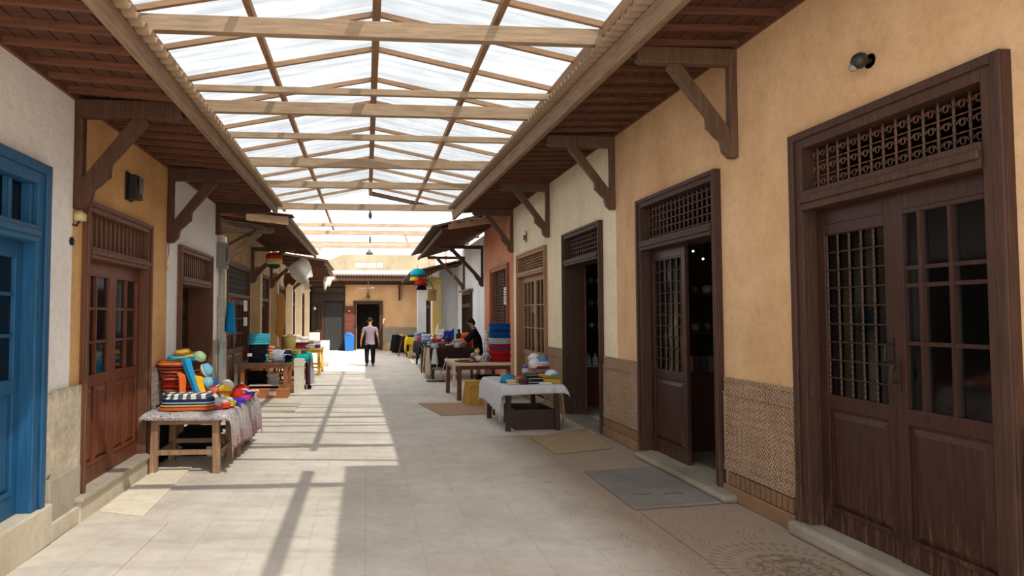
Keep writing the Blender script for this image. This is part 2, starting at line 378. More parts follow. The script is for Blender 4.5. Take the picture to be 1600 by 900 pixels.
# end
b = MB(); b.box(-1.0, -.45, 31, 31.3, 0, 3.5); b.box(-.45, .65, 31, 31.3, 2.3, 3.5); b.box(.65, 3.4, 31, 31.3, 0, 3.5); b.box(-2.7, -1.0, 31, 31.3, 3.05, 3.5)
tag(b.build('wall_end', plaster((234, 192, 146), (214, 168, 120), '_end'), kind='structure'), 'ochre wall closing the far end of the alley', 'wall')
tag(MB().box(.66, 3.4, 30.93, 31, .38, 1.1).build('trim_1', DADO_G, kind='structure'), 'grey dado on the far end wall', 'dado')
tag(MB().box(.95, 2.6, 30.2, 30.93, 0, .38).build('trim_2', TAN, kind='structure'), 'low tan plinth at the foot of the far end wall', 'plinth')
# upper sunlit building behind the end
b = MB(); b.box(-2.2, 3.6, 33, 33.3, 3.2, 4.15); b.box(-2.2, -.55, 33, 33.3, 4.15, 4.42); b.box(.85, 3.6, 33, 33.3, 4.15, 4.42); b.box(-1.2, 3.6, 33, 33.3, 4.42, 4.8)
for x in (-.02, .2, .5): b.box(x, x+.06, 33, 33.3, 4.15, 4.42)
b.prism([(-2.2, 4.42), (-1.2, 4.42), (-1.2, 4.8)], 33, 33.3)
tag(b.build('wall_parapet', plaster((170, 156, 130), (150, 134, 106), '_parapet'), kind='structure'), 'sunlit cream parapet with small openings above the end roof', 'wall')
b = MB(); b.box(-6.0, -4.5, 60, 63, 0, 10.6); b.box(-5.2, -4.3, 60.2, 63, 8, 11.2)
tag(b.build('rooftop_building', plaster((222, 172, 160), (210, 158, 146), '_rose'), None), 'distant rose-coloured building rising behind the left roofs', 'building')

# shop interiors: back wall, ceiling, partitions
def shell(side, y0, y1, x0, x1, zt, lab, rm=None):
    xb = x1 if side == 'right' else x0; mt = rm or DARKROOM
    for k, (q, w_) in enumerate((((x0, x1, y0, y0+.06, 0, zt), 'near partition'), ((x0, x1, y1-.06, y1, 0, zt), 'far partition'), ((xb-.05, xb+.05, y0, y1, 0, zt), 'back wall'))):
        tag(MB().box(*q).build('wall_inside_'+side, mt, kind='structure'), w_+' of the '+lab, 'wall')
    tag(MB().box(x0, x1, y0, y1, zt, zt+.08).build('ceiling', mt, kind='structure'), 'ceiling of the '+lab, 'ceiling')
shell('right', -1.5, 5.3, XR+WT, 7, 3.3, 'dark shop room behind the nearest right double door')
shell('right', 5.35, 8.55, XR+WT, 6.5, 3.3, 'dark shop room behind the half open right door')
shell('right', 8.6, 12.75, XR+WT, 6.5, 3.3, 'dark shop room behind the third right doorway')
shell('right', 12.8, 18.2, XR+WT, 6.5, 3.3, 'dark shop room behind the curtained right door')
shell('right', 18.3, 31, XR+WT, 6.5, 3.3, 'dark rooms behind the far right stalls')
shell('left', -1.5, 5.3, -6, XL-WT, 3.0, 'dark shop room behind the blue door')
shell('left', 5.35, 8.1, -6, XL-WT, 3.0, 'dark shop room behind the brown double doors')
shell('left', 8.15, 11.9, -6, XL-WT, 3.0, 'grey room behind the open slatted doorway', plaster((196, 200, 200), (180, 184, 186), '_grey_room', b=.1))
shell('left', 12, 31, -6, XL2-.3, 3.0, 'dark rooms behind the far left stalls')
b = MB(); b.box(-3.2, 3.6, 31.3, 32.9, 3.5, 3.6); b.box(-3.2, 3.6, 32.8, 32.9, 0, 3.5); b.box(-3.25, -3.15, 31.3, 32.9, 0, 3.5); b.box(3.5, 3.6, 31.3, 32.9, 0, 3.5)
tag(b.build('wall_inside_end', DARKROOM, kind='structure'), 'dark room behind the far end doorway', 'shop interior')

# dado panels on the right (raised carved stucco) with borders and base
def dado(y0, y1, zt, n, mat, X=XR, out=-1, base=True, lab=''):
    t = thing('trim_%d' % n, lab, 'dado', kind='structure')
    a = X; 
    MB().box(a, a+out*.03, y0, y1, .28 if base else 0, zt).build('carved_panel', mat, t)
    b = MB()
    for z0, z1, o in ((zt-.14, zt-.11, .045), (.26, .31, .05)):
        b.box(a, a+out*o, y0+.0, y1-.0, z0, z1)
    b.box(a, a+out*.042, y0, y0+.035, .3, zt-.12); b.box(a, a+out*.042, y1-.035, y1, .3, zt-.12)
    b.box(a, a+out*.036, y0, y1, zt-.02, zt+.015)
    b.build('border', DADO if mat is DADO else mat, t, bevel=.006)
    bb = MB(); bb.box(a, a+out*.06, y0, y1, 0, .13); bb.build('base_course', plaster((150, 118, 90), (132, 100, 76), '_base', b=.6), t, bevel=.01)
    c = MB(); y = y0+.02
    while y < y1-.05:
        c.box(a, a+out*.052, y, min(y+.05, y1-.01), .14, .25); y += .072
    c.build('fluted_band', plaster((142, 112, 84), (124, 96, 70), '_flute', b=.6), t)
dado(4.83, 5.83, 1.1, 3, DADO, lab='carved stucco dado between the nearest and second right doors')
dado(7.73, 8.9, 1.1, 4, DADO, lab='carved stucco dado between the second and third right doors')
dado(10.75, 11.76, 1.1, 5, DADO, lab='carved stucco dado behind the white clothed table')
dado(2.0, 3.04, 1.1, 6, DADO, lab='carved stucco dado at the right edge of the picture')
t = thing('trim_7', 'pale grey rough dado between the blue and brown doors', 'dado', kind='structure')
MB().box(XL, XL+.03, 5.02, 5.57, .5, 1.1).box(XL, XL+.036, 5.1, 5.57, .46, 1.12).build('upper_panel', plaster((204, 194, 172), (168, 156, 134), '_rough', b=1.6, scale=4), t)
MB().box(XL, XL+.045, 5.05, 5.57, 0, .46).build('base_panel', STONE, t, bevel=.01)
MB().box(XL, XL+.07, 5.05, 5.57, 0, .14).build('base_course', STONE_L, t, bevel=.01)
tag(MB().box(XL, XL+.03, 7.3, 8.3, 0, 1.1).build('trim_8', DADO_G, kind='structure'), 'grey dado behind the nearest left table', 'dado')
tag(MB().box(XL, XL+.03, 10.08, 10.5, 0, 1.3).build('trim_9', DADO_G, kind='structure'), 'grey dado beside the conduit pipes', 'dado')

# ------------------------------------------------------------------ doors
def twist(b, p0, p1, r, bead=.05):
    p0, p1 = Vector(p0), Vector(p1); L = (p1-p0).length; n = max(2, int(L/bead)*2); pts = []; rs = []
    for i in range(n+1): pts.append(p0.lerp(p1, i/n)); rs.append(r*(1.25 if i % 2 else .7))
    b.tube(pts, rs, 6)
def leaf(parent, w, h, mat, zs, cols, rows, style='glazed', panels=1, loc=(0, 0, 0), swing=0, bars_mat=None, handle=None, th=.045, hinge=1, panes=True):
    """leaf in local x 0..w (hinge=1) or -w..0 (hinge=-1); zs = (z0,z1) of the glazed field"""
    x0, x1 = (0, w) if hinge == 1 else (-w, 0); st = .085
    b = MB(); b.box(x0, x0+st, 0, th, 0, h); b.box(x1-st, x1, 0, th, 0, h); b.box(x0+st, x1-st, 0, th, h-.12, h)
    b.box(x0+st, x1-st, 0, th, 0, .16)
    z0, z1 = zs; b.box(x0+st, x1-st, 0, th, z0-.1, z0)
    if z1 < h-.12: b.box(x0+st, x1-st, 0, th, z1, h-.12)
    f = b.build('door_leaf', mat, parent, bevel=.004, loc=loc, rot=(0, 0, swing))
    # lower panels
    pw = (x1-x0-2*st-(panels-1)*.05)/panels; p = MB()
    for k in range(panels):
        a = x0+st+k*(pw+.05)
        p.box(a, a+pw, .018, th-.01, .16, z0-.1)
        p.hexa([(a+.02, .018, .18), (a+pw-.02, .018, .18), (a+pw-.02, .018, z0-.12), (a+.02, .018, z0-.12),
                (a+.06, .004, .22), (a+pw-.06, .004, .22), (a+pw-.06, .004, z0-.16), (a+.06, .004, z0-.16)])
        if k: p.box(a-.05, a, 0, th, .16, z0-.1)
    p.box(x0+st, x1-st, -.012, .01, .155, .185)
    p.build('lower_panel', mat, f, bevel=.003)
    gx0, gx1 = x0+st, x1-st; q = MB()
    xs = [gx0+(gx1-gx0)*c for c in cols]; zz = [z0+(z1-z0)*r for r in rows]
    if style == 'lattice':
        for x in xs: twist(q, (x, .02, z0), (x, .02, z1), .0085, .04)
        for z in zz: twist(q, (gx0, .018, z), (gx1, .018, z), .007, .04)
    else:
        for x in xs: q.box(x-.013, x+.013, .004, th-.008, z0, z1)
        for z in zz: q.box(gx0, gx1, .007, th-.01, z-.012, z+.012)
    q.build('muntin_grid', bars_mat or mat, f, smooth=False)
    if panes: MB().box(gx0, gx1, .03, .034, z0, z1).build('pane', GLASS, f)
    if handle:
        hx, hz = handle; g = MB()
        g.box(hx-.018, hx+.018, -.006, 0, hz-.12, hz+.1)
        g.tube([(hx, -.005, hz-.06), (hx, -.05, hz-.05), (hx, -.055, hz), (hx, -.045, hz+.05), (hx, -.005, hz+.06)], .009, 6)
        tag(g.build('handle', IRON, f, smooth=False), 'dark iron handle')
    return f
def frame(parent, W_, H_, zt, mat, jw=.11, proud=.05, depth=.3, transom=True, bar=.12):
    b = MB(); y0, y1 = -proud, depth
    b.box(0, jw, y0, y1, 0, H_); b.box(W_-jw, W_, y0, y1, 0, H_); b.box(jw, W_-jw, y0, y1, H_-jw, H_)
    b.box(-.0, jw*.45, y0-.02, y0, 0, H_); b.box(W_-jw*.45, W_, y0-.02, y0, 0, H_); b.box(jw*.45, W_-jw*.45, y0-.02, y0, H_-jw*.45, H_)
    if transom: b.box(jw, W_-jw, y0-.012, y1-.03, zt, zt+bar); b.box(jw, W_-jw, y0-.03, y0, zt+bar*.35, zt+bar*.7)
    return b.build('frame', mat, parent, bevel=.006)
def door(n, name, side, span, z0, H_, label):
    a, c = span
    if side == 'R': t = thing(name, label, 'door', (XR, c, z0), -PI/2, kind='structure')
    elif side == 'L': t = thing(name, label, 'door', (XL, a, z0), PI/2, kind='structure')
    else: t = thing(name, label, 'door', side, 0, kind='structure')
    return t, c-a

# door_1: nearest right double door with scroll-iron transom
t, w = door(1, 'door_1', 'R', D_R1, .1, 3.01, 'dark carved double door with turned lattice and scroll transom, nearest on the right')
frame(t, w, 3.01, 2.4, W_FRAME, jw=.13, bar=.15)
g = MB(); n = 14; x0, x1, z0, z1 = .13, w-.13, 2.55, 2.88
for i in range(n): x = x0+(x1-x0)*(i+.5)/n; twist(g, (x, .05, z0), (x, .05, z1), .008, .05)
for z in (z0+.11, z0+.22): twist(g, (x0, .055, z), (x1, .055, z), .0055, .06)
random.seed(3)
for i in range(n+1):
    for k in range(3):
        cx = x0+(x1-x0)*i/n; cz = z0+.055+.11*k; r0 = .032
        for s_ in (-1, 1):
            pts = [(cx+s_*(.004+r0*math.cos(u)*(1-u/9)), .05, cz+r0*math.sin(u)*(1-u/9)) for u in [j*PI/5 for j in range(9)]]
            pts = [p for p in pts if x0 < p[0] < x1]
            if len(pts) > 3: g.tube(pts, .0045, 4)
g.build('transom_grille', wood((78, 50, 38), (112, 78, 58), 'z', .6), t)
wl = (w-.26)/2
leaf(t, wl, 2.4, W_DOOR, (1.0, 2.2), [i/5 for i in range(0, 6)], [i/9 for i in range(0, 10)], 'lattice', 1, (.13, .06, 0), 0, handle=(wl-.04, 1.35))
leaf(t, wl, 2.4, W_DOOR, (1.0, 2.25), [.22, .6], [.335, .63, .72], 'glazed', 1, (w-.13, .04, 0), 0, hinge=-1, handle=(-wl+.03, 1.22))
g = MB()
for x in (.62, 1.12): g.lathe([(.016, 0), (.012, .006), (.001, .008)], 8)
# door_2: half open
t, w = door(2, 'door_2', 'R', D_R2, .06, 3.05, 'dark door with bead grille transom, left leaf shut and right leaf open')
frame(t, w, 3.05, 2.42, W_FRAME, jw=.1, bar=.12)
def bead_grille(t, w, z0, z1, nx, nz, jw=.1, mat=None):
    g = MB(); x0, x1 = jw, w-jw
    for i in range(nx): x = x0+(x1-x0)*(i+.5)/nx; twist(g, (x, .05, z0), (x, .05, z1), .012, .035)
    for k in range(nz): z = z0+(z1-z0)*(k+.5)/nz; twist(g, (x0, .05, z), (x1, .05, z), .009, .05)
    return g.build('transom_grille', mat or W_DARK, t)
bead_grille(t, w, 2.54, 2.95, 17, 5)
leaf(t, .86, 2.42, W_DOOR, (1.0, 2.28), [i/5 for i in range(1, 5)], [i/10 for i in range(1, 10)], 'lattice', 1, (.1, .07, 0), 0)
leaf(t, .76, 2.42, W_DOOR, (1.0, 2.28), [i/5 for i in range(1, 5)], [i/10 for i in range(1, 10)], 'lattice', 1, (w-.1, .12, 0), R(-96), hinge=-1)
# door_3: open
t, w = door(3, 'door_3', 'R', D_R3, .02, 3.05, 'dark doorway with bead grille transom, leaves folded open, third on the right')
frame(t, w, 3.05, 2.5, W_FRAME, jw=.09, bar=.1)
bead_grille(t, w, 2.6, 2.96, 15, 5, .09)
leaf(t, .76, 2.48, W_BROWN, (1.0, 2.3), [.5], [.33, .66], 'glazed', 1, (.09, .33, 0), R(172), panes=False)
leaf(t, .76, 2.48, W_BROWN, (1.0, 2.3), [.5], [.33, .66], 'glazed', 1, (w-.09, .27, 0), R(-96), hinge=-1, panes=False)
# door_4: closed light brown with curtains
t, w = door(4, 'door_4', 'R', D_R4, .1, 2.9, 'light brown glazed double door with curtains behind the white clothed table')
frame(t, w, 2.92, 2.42, W_LIGHT, jw=.09, bar=.1)
bead_grille(t, w, 2.52, 2.83, 14, 6, .09, W_LIGHT)
wl = (w-.18)/2
for sx, hg in ((.09, 1), (w-.09, -1)):
    f = leaf(t, wl, 2.42, W_LIGHT, (.85, 2.3), [.33, .66] , [.33, .66], 'glazed', 1, (sx, .06, 0), 0, hinge=hg)
c = MB(); c.grid(lambda u, v: (.12+(w-.24)*u, .125+.015*math.sin(u*90), .9+1.4*v), 120, 1)
tag(c.build('curtain', cloth((226, 212, 190)), t, smooth=True), 'pale pleated curtain behind the glass')
b = MB(); b.blob((w*.36, .1, 1.72), (.13, .01, .1), 1, 14, 6, .2, 3)
tag(b.build('paper_sticker', plain((200, 220, 230), .6), t), 'round white sticker on the glass')
# door_5: slatted shopfront on pink wall
t, w = door(5, 'door_5', 'R', D_R5, .5, 2.45, 'dark slatted shop shutter in the pinkish wall')
frame(t, w, 2.45, 2.0, wood((140, 84, 56), (170, 108, 74), 'z'), jw=.12, transom=False)
b = MB()
for i in range(30): z = .08+i*.078; b.beam((.12, .06, z), (w-.12, .06, z), .05, .012, up=(0, -.5, 1))
b.box(w*.33, w*.33+.03, .02, .05, 0, 2.35); b.box(w*.66, w*.66+.03, .02, .05, 0, 2.35)
b.build('slats', wood((96, 66, 50), (124, 90, 70), 'x', .7), t)
MB().box(.12, w-.12, .1, .12, 0, 2.35).build('backing_board', W_DARK, t)
# posters on the shutter
b = MB().box(0, .34, -.006, 0, 0, .42)
nt_ = plain((226, 222, 214), .8)
o = tag(thing('paper_notice', 'white paper notice with grey print pinned beside the slatted shutter', 'notice', (XR-.055, 15.35, 1.95), -PI/2), None)
b.build('sheet', nt_, o)
b = MB()
for k in range(5): b.box(.05, .29-.03*(k % 2), -.008, -.006, .08+.06*k, .1+.06*k)
b.build('print', plain((90, 90, 90), .8), o)
# number 3 shaped sign above door 4
o = thing('wall_ornament', 'small dark iron ornament on the cream wall above the light brown door', 'ornament', (XR-.03, 13.25, 3.35), -PI/2)
b = MB()
for dz in (.06, -.05): b.tube([(-.05+.07*math.sin(u), 0, dz+.055*math.cos(u)) for u in [j*PI/6 for j in range(7)]], .012, 6)
b.tube([(-.16+.05*math.sin(u), 0, .06*math.cos(u)) for u in [j*PI/5 for j in range(11)]], .01, 6)
b.build('scroll', IRON, o)

# left doors
t, w = door(6, 'door_6', 'L', D_L1, .3, 2.5, 'blue painted glazed door with four-pane transom at the left edge')
frame(t, w, 2.5, 1.92, BLUE, jw=.16, bar=.12)
q = MB(); 
for i in range(1, 6): x = .16+(w-.32)*i/6; q.box(x-.018, x+.018, 0, .05, 2.04, 2.34)
q.box(.16, .21, -.02, .05, 2.04, 2.34); q.box(w-.21, w-.16, -.02, .05, 2.04, 2.34)
q.build('transom_bars', BLUE, t, bevel=.004); MB().box(.16, w-.16, .05, .055, 2.04, 2.34).build('transom_pane', GLASS, t)
wl = (w-.32)/2
for sx, hg in ((.16, 1), (w-.16, -1)):
    f = leaf(t, wl, 1.92, BLUE, (.95, 1.8), [.33, .66], [.36, .7], 'glazed', 1, (sx, .05, 0), 0, hinge=hg)
    if hg == -1: tag(MB().box(-.46, -.26, -.008, .0, .78, .81).build('letter_slot', plain((120, 60, 40), .5), f), 'rusty brown letter slot')
t, w = door(7, 'door_7', 'L', D_L2, .21, 2.47, 'reddish brown glazed double door with slatted transom on the ochre wall')
frame(t, w, 2.47, 1.98, W_BROWNF, jw=.09, bar=.1, proud=.04)
q = MB()
for i in range(14): x = .09+(w-.18)*(i+.5)/14; q.box(x-.02, x+.02, .02, .06, 2.08, 2.4)
q.build('transom_slats', W_BROWNF, t, bevel=.004); MB().box(.09, w-.09, .1, .11, 2.07, 2.4).build('transom_board', W_DARK, t)
wl = (w-.18)/2
for sx, hg in ((.09, 1), (w-.09, -1)):
    leaf(t, wl, 1.98, W_BROWN, (.95, 1.84), [.5], [.25, .5, .75] if False else [.33, .67], 'glazed', 2, (sx, .05, 0), 0, hinge=hg)
t, w = door(8, 'door_8', 'L', D_L3, .1, 2.5, 'open doorway with slatted transom on the off-white wall')
frame(t, w, 2.5, 2.0, W_BROWNF, jw=.09, bar=.1, proud=.04)
q = MB()
for i in range(15): x = .09+(w-.18)*(i+.5)/15; q.box(x-.018, x+.018, .02, .06, 2.1, 2.42)
q.build('transom_slats', W_BROWNF, t, bevel=.004); MB().box(.09, w-.09, .1, .11, 2.1, 2.42).build('transom_board', W_DARK, t)
leaf(t, .72, 1.98, W_BROWN, (.95, 1.84), [.5], [.33, .67], 'glazed', 1, (w-.09, .26, 0), R(-118), hinge=-1, panes=False)
leaf(t, .72, 1.98, W_BROWN, (.95, 1.84), [.5], [.33, .67], 'glazed', 1, (.09, .26, 0), R(100), panes=False)
# far left shop fronts
labs = ['dark grilled shop door with paper notices behind the blue bag', 'dark grilled door behind the turquoise clothed stall', 'narrow brown door behind the straw basket',
        'brown door beneath the white hanging cloth', 'farthest brown door on the left wall']
for i, (a, c) in enumerate(LD):
    hh = 2.65 if i < 2 else 2.5
    t = thing('door_%d' % (9+i), labs[i], 'door', (XL2, a, .1), PI/2, kind='structure'); w = c-a
    frame(t, w, hh, 1.95, W_BROWNF, jw=.08, bar=.08, proud=.04)
    q = MB(); n = int(w/.09)
    for k in range(n): x = .08+(w-.16)*(k+.5)/n; twist(q, (x, .03, 2.03), (x, .03, hh-.08), .011, .04)
    for k in range(5): twist(q, (.08, .03, 2.08+k*.11), (w-.08, .03, 2.08+k*.11), .008, .06)
    q.build('transom_grille', plain((90, 84, 76), .7), t)
    MB().box(.08, w-.08, .12, .13, 2.03, hh-.08).build('transom_board', W_DARK, t)
    wl = (w-.16)/2
    for sx, hg in ((.08, 1), (w-.08, -1)):
        leaf(t, wl, 1.95, W_BROWN if i != 1 else W_DARK, (.9, 1.82), [.33, .66], [.33, .67], 'glazed', 1, (sx, .05, 0), 0, hinge=hg)
for k, (z, lb) in enumerate(((1.78, 'upper'), (1.46, 'lower'))):
    o = MB().box(-.006, 0, 0, .42, 0, .24-.05*k).build('paper_notice', nt_); o.location = (XL2+.07, 14.05, z)
    tag(o, 'small white paper notice, %s of two on the grilled left shop door' % lb, 'notice')
# end doors
t = thing('door_14', 'dark double door at the left of the far end wall', 'door', (-2.6, 30.9, 0), 0, kind='structure')
frame(t, 1.6, 3.1, 2.35, wood((50, 36, 28), (72, 52, 42), 'x'), jw=.08, bar=.35)
MB().box(.08, 1.52, .05, .1, 2.7, 3.0).build('lintel_board', wood((70, 56, 44), (92, 76, 60), 'x'), t)
leaf(t, .5, 2.35, W_DARK, (1.0, 2.2), [.33, .66], [.33, .66], 'lattice', 1, (.08, .06, 0), 0)
MB().box(.6, 1.5, .06, .1, 0, 2.32).build('solid_leaf', plain((34, 34, 36), .6), t)
t = thing('door_15', 'open dark doorway with brown frame behind the walking man', 'door', (-.62, 30.95, 0), 0, kind='structure')
frame(t, 1.42, 2.38, 2.05, W_FRAME, jw=.16, transom=False)
t = thing('leaning_board', 'reddish panelled board beside the far doorway behind the blue bin', 'board', (-1.08, 30.88, 0))
b = MB().box(0, .5, 0, .05, 0, 2.12); 
for z in (.1, .75, 1.4): b.box(.06, .44, -.012, 0, z, z+.55)
b.build('board', wood((96, 44, 30), (126, 62, 44), 'z'), t, bevel=.005)
b = MB(); b.blob((.28, -.02, 1.88), (.05, .01, .03), 1, 10, 5); tag(b.build('sticker', plain((220, 220, 220), .6), t), 'white sticker near the top')
# far right doors and window
t = thing('window_1', 'dark barred window in the whitewashed right wall', 'window', (XR, 22.2, .3), -PI/2, kind='structure')
frame(t, 1.9, 2.15, 1.65, W_DARK, jw=.08)
b = MB()
for i in range(9): x = .08+1.74*(i+.5)/9; b.tube([(x, .04, .0), (x, .04, 2.1)], .014, 6)
b.build('bars', W_DARK, t); MB().box(.08, 1.82, .1, .104, 0, 2.07).build('pane', GLASS, t)
MB().box(-.1, 2.05, -.16, .0, 2.18, 2.24).build('sill_canopy', wood((120, 96, 74), (150, 122, 96), 'x'), t)
for i, (a, c, lb) in enumerate(((24.6, 26.0, 'dark brown door behind the hanging hats'), (27.2, 28.6, 'farthest dark brown door on the right wall'))):
    t = thing('door_%d' % (16+i), lb, 'door', (XR2, c, 0), -PI/2, kind='structure')
    frame(t, 1.4, 2.4, 2.0, W_DARK, jw=.08)
    leaf(t, 1.24, 2.0, W_DARK, (1., 1.88), [.33, .66], [.5], 'glazed', 2, (.08, .06, 0), 0)
    MB().box(.08, 1.32, .1, .12, 2.1, 2.32).build('transom_board', W_DARK, t)
# yellow pillar & pale pillar on the right, left pillars
for i, (x, y, s_, zt, mt, lb) in enumerate(((2.62, 23.85, .16, 3.1, plaster((226, 200, 130), (206, 176, 104), '_yellow'), 'yellow plastered pillar behind the far right stall'),
        (2.55, 29.4, .2, 3.1, BLUEWHITE, 'pale pillar at the far right end'), (-2.62, 15.55, .12, 2.85, TAN, 'tan pillar behind the black crates'),
        (-2.62, 18.55, .12, 2.9, TAN, 'tan pillar beside the hanging brown fabric'), (-2.62, 22.1, .12, 2.9, CREAM, 'pale pillar behind the straw basket'),
        (-2.62, 25.2, .12, 2.9, CREAM, 'pale pillar behind the tall white box'), (-2.62, 28.6, .12, 2.9, CREAM, 'farthest pale pillar on the left'))):
    b = MB().box(-s_, s_, -s_*1.2, s_*1.2, 0, zt).box(-s_-.03, s_+.03, -s_*1.2-.03, s_*1.2+.03, zt-.16, zt-.06)
    o = b.build('pillar', mt, bevel=.01); o.location = (x, y, 0); tag(o, lb, 'pillar')

# door steps and ground slabs
def slab(name, x0, x1, y0, y1, z0, z1, mat, lab, cat='step', bev=.015, kind='structure'):
    o = MB().box(x0, x1, y0, y1, z0, z1).build(name, mat, bevel=bev); tag(o, lab, cat, kind=kind); return o
slab('trim_20', XL-.3, -2.32, 3.0, 5.03, 0, .3, STONE_L, 'pale stone step under the blue door')
t = thing('trim_21', 'stone step under the reddish brown double door', 'step', kind='structure')
MB().box(XL-.3, XL-.001, 5.68, 7.17, .1, .169).box(XL, -2.32, 5.5, 7.4, 0, .17).build('riser', STONE_L, t); MB().box(XL-.3, XL-.001, 5.68, 7.17, .171, .209).box(XL, -2.29, 5.47, 7.42, .17, .21).build('tread', STONE, t, bevel=.008)
slab('trim_22', XL-.2, -2.32, 8.25, 10.1, 0, .1, STONE_L, 'stone step under the open slatted doorway')
slab('trim_23', 3.2, XR+.3, 5.6, 7.5, 0, .075, STONE_D, 'worn stone step under the half open right door', bev=.03)
slab('trim_24', 3.27, XR+.3, 2.8, 4.82, 0, .11, STONE_D, 'stone step under the nearest right double door', bev=.03)
slab('trim_25', 3.25, XR+.3, 11.7, 14.1, 0, .1, STONE_D, 'stone step under the light brown glazed door', bev=.02)
slab('trim_26', 3.3, XR+.3, 8.98, 10.68, 0, .03, STONE_D, 'flat stone sill of the third right doorway', bev=.01)

# ------------------------------------------------------------------ lean-to roofs over the shop fronts
def corr(x0, x1, y0, y1, z0, z1, pitch=.117, amp=.028, xe=None, n=None, sag=0):
    """corrugated sheet; xe = x of the street edge at y1 (x0 at y0)"""
    b = MB(); per = 8; L = y1-y0; nv = int(L/pitch*per); xe = x0 if xe is None else xe
    def fn(u, v):
        y = y0+L*v; xs = x0+(xe-x0)*v
        return (xs+(x1-xs)*u, y, z0+(z1-z0)*u+amp*math.sin(2*PI*y/pitch)+sag*math.sin(PI*v))
    return b.grid(fn, 3, nv)
def lean_to(label, out, X, y0, y1, xi0, xi1, zb0, zb1, zw, fh=.14, over=.1, ft=.06, dark=False, sp=.3):
    """X wall plane, xi inner face of fascia at y0/y1, zb bottom z of fascia at y0/y1, zw soffit z at the wall"""
    t = thing('lean_to_roof', label, 'roof', (X, y0, zw), kind='structure')
    def L(x, y, z): return (x-X, y-y0, z-zw)
    fa = MB(); A = lambda x, y, z: L(x, y, z)
    a0, a1 = xi0, xi1; c0, c1 = xi0+out*ft, xi1+out*ft
    fa.hexa([A(a0, y0, zb0), A(c0, y0, zb0), A(c1, y1, zb1), A(a1, y1, zb1), A(a0, y0, zb0+fh), A(c0, y0, zb0+fh), A(c1, y1, zb1+fh), A(a1, y1, zb1+fh)])
    fa.build('fascia', W_FASC if not dark else W_BRK, t, bevel=.006)
    # soffit boards
    zs0 = zb0+fh-.01
    so = MB(); nb = 7
    for k in range(nb):
        u0, u1 = k/nb, (k+1)/nb-.012
        P = lambda u, y, dz: A(X+((a0 if y == y0 else a1)-X)*u, y, zw+((zb0 if y == y0 else zb1)+fh-zw)*u+dz)
        so.hexa([P(u0, y0, 0), P(u1, y0, 0), P(u1, y1, 0), P(u0, y1, 0), P(u0, y0, .02), P(u1, y0, .02), P(u1, y1, .02), P(u0, y1, .02)])
    so.build('soffit_boards', W_SOFF, t)
    n = int((y1-y0)/sp)
    for k in range(n+1):
        y = y0+.04+(y1-y0-.08)*k/n; v = (y-y0)/(y1-y0); xe = a0+(a1-a0)*v; ze = zb0+(zb1-zb0)*v+fh
        MB().beam(A(X, y, zw-.022), A(xe, y, ze-.022), .04, .045).build('rafter', W_SOFR, t)
    c = corr(c0+out*over, X, y0-.08, y1+.06, zb0+fh+.02, zw+.1, xe=c1+out*over)
    c.v = [L(*p) for p in c.v]
    c.build('corrugated_sheet', CORR if not dark else CORR_D, t, smooth=True, solid=.012)
    tb = MB(); tb.hexa([A(X, y0, zw-.055), A(X+out*.03, y0, zw-.055), A(X+out*.03, y1, zw-.055), A(X, y1, zw-.055), A(X, y0, zw+.12), A(X+out*.03, y0, zw+.12), A(X+out*.03, y1, zw+.12), A(X, y1, zw+.12)])
    tb.build('wall_plate', W_SOFR, t)
    return t
lean_to('long timber lean-to roof with corrugated edge over the near right shops', -1, XR, 0.0, 14.95, 2.46, 2.09, 4.0, 3.94, 4.2, fh=.2, over=.1, ft=.07)
lean_to('long timber lean-to roof with corrugated edge over the near left shops', 1, XL, 0.0, 10.45, -1.48, -1.48, 3.33, 3.33, 3.52, fh=.13, over=.07, ft=.05)
lean_to('short corrugated lean-to roof over the middle left stalls', 1, XL2, 11.75, 18.2, -1.45, -1.45, 3.3, 3.3, 3.56, fh=.1, over=.06, ft=.05)
lean_to('small lean-to roof over the yellow left table', 1, XL2, 18.6, 22.3, -1.22, -1.22, 3.16, 3.22, 3.4, fh=.08, over=.06)
lean_to('low lean-to roof at the far left end of the alley', 1, XL2, 22.6, 30.0, -1.35, -1.5, 3.2, 3.25, 3.4, fh=.08, over=.06)
lean_to('ragged dark corrugated lean-to roof over the far right stalls', -1, XR, 15.15, 22.3, 1.85, 1.85, 3.7, 3.62, 4.15, fh=.08, over=.22, dark=True)
lean_to('old tiled lean-to roof above the hanging hats', -1, XR, 22.5, 30.0, 1.7, 1.8, 3.1, 3.3, 3.55, fh=.08, over=.1, dark=True)
# front gable boards of second roofs
o = thing('gable_board', 'pale torn board across the front of the dark right roof', 'board', (XR, 15.05, 3.85))
b = MB().hexa([(-1.45, 0, -.12), (-.02, 0, .1), (-.02, .04, .1), (-1.45, .04, -.12), (-1.45, 0, .0), (-.02, 0, .25), (-.02, .04, .25), (-1.45, .04, .0)])
b.build('plank', W_RAFT, o, bevel=.005)
b = MB()
for k in range(9): b.blob((-1.3+.15*k, .02, .05+.023*k+.02*(k % 2)), (.09, .06, .03), .7, 8, 5, .3, k)
b.build('broken_tiles', plain((176, 140, 112), .9), o)
o = thing('gable_board', 'pale plank and dark sheet across the front of the middle left roof', 'board', (XL2, 11.62, 3.5))
MB().hexa([(.55, 0, -.1), (1.3, 0, -.18), (1.3, .05, -.18), (.55, .05, -.1), (.55, 0, .03), (1.3, 0, -.03), (1.3, .05, -.03), (.55, .05, .03)]).build('plank', W_RAFT, o)
MB().hexa([(.1, -.08, .12), (1.38, -.08, -.02), (1.38, .3, -.02), (.1, .3, .12), (.1, -.08, .14), (1.38, -.08, .0), (1.38, .3, .0), (.1, .3, .14)]).build('metal_sheet', CORR_D, o)
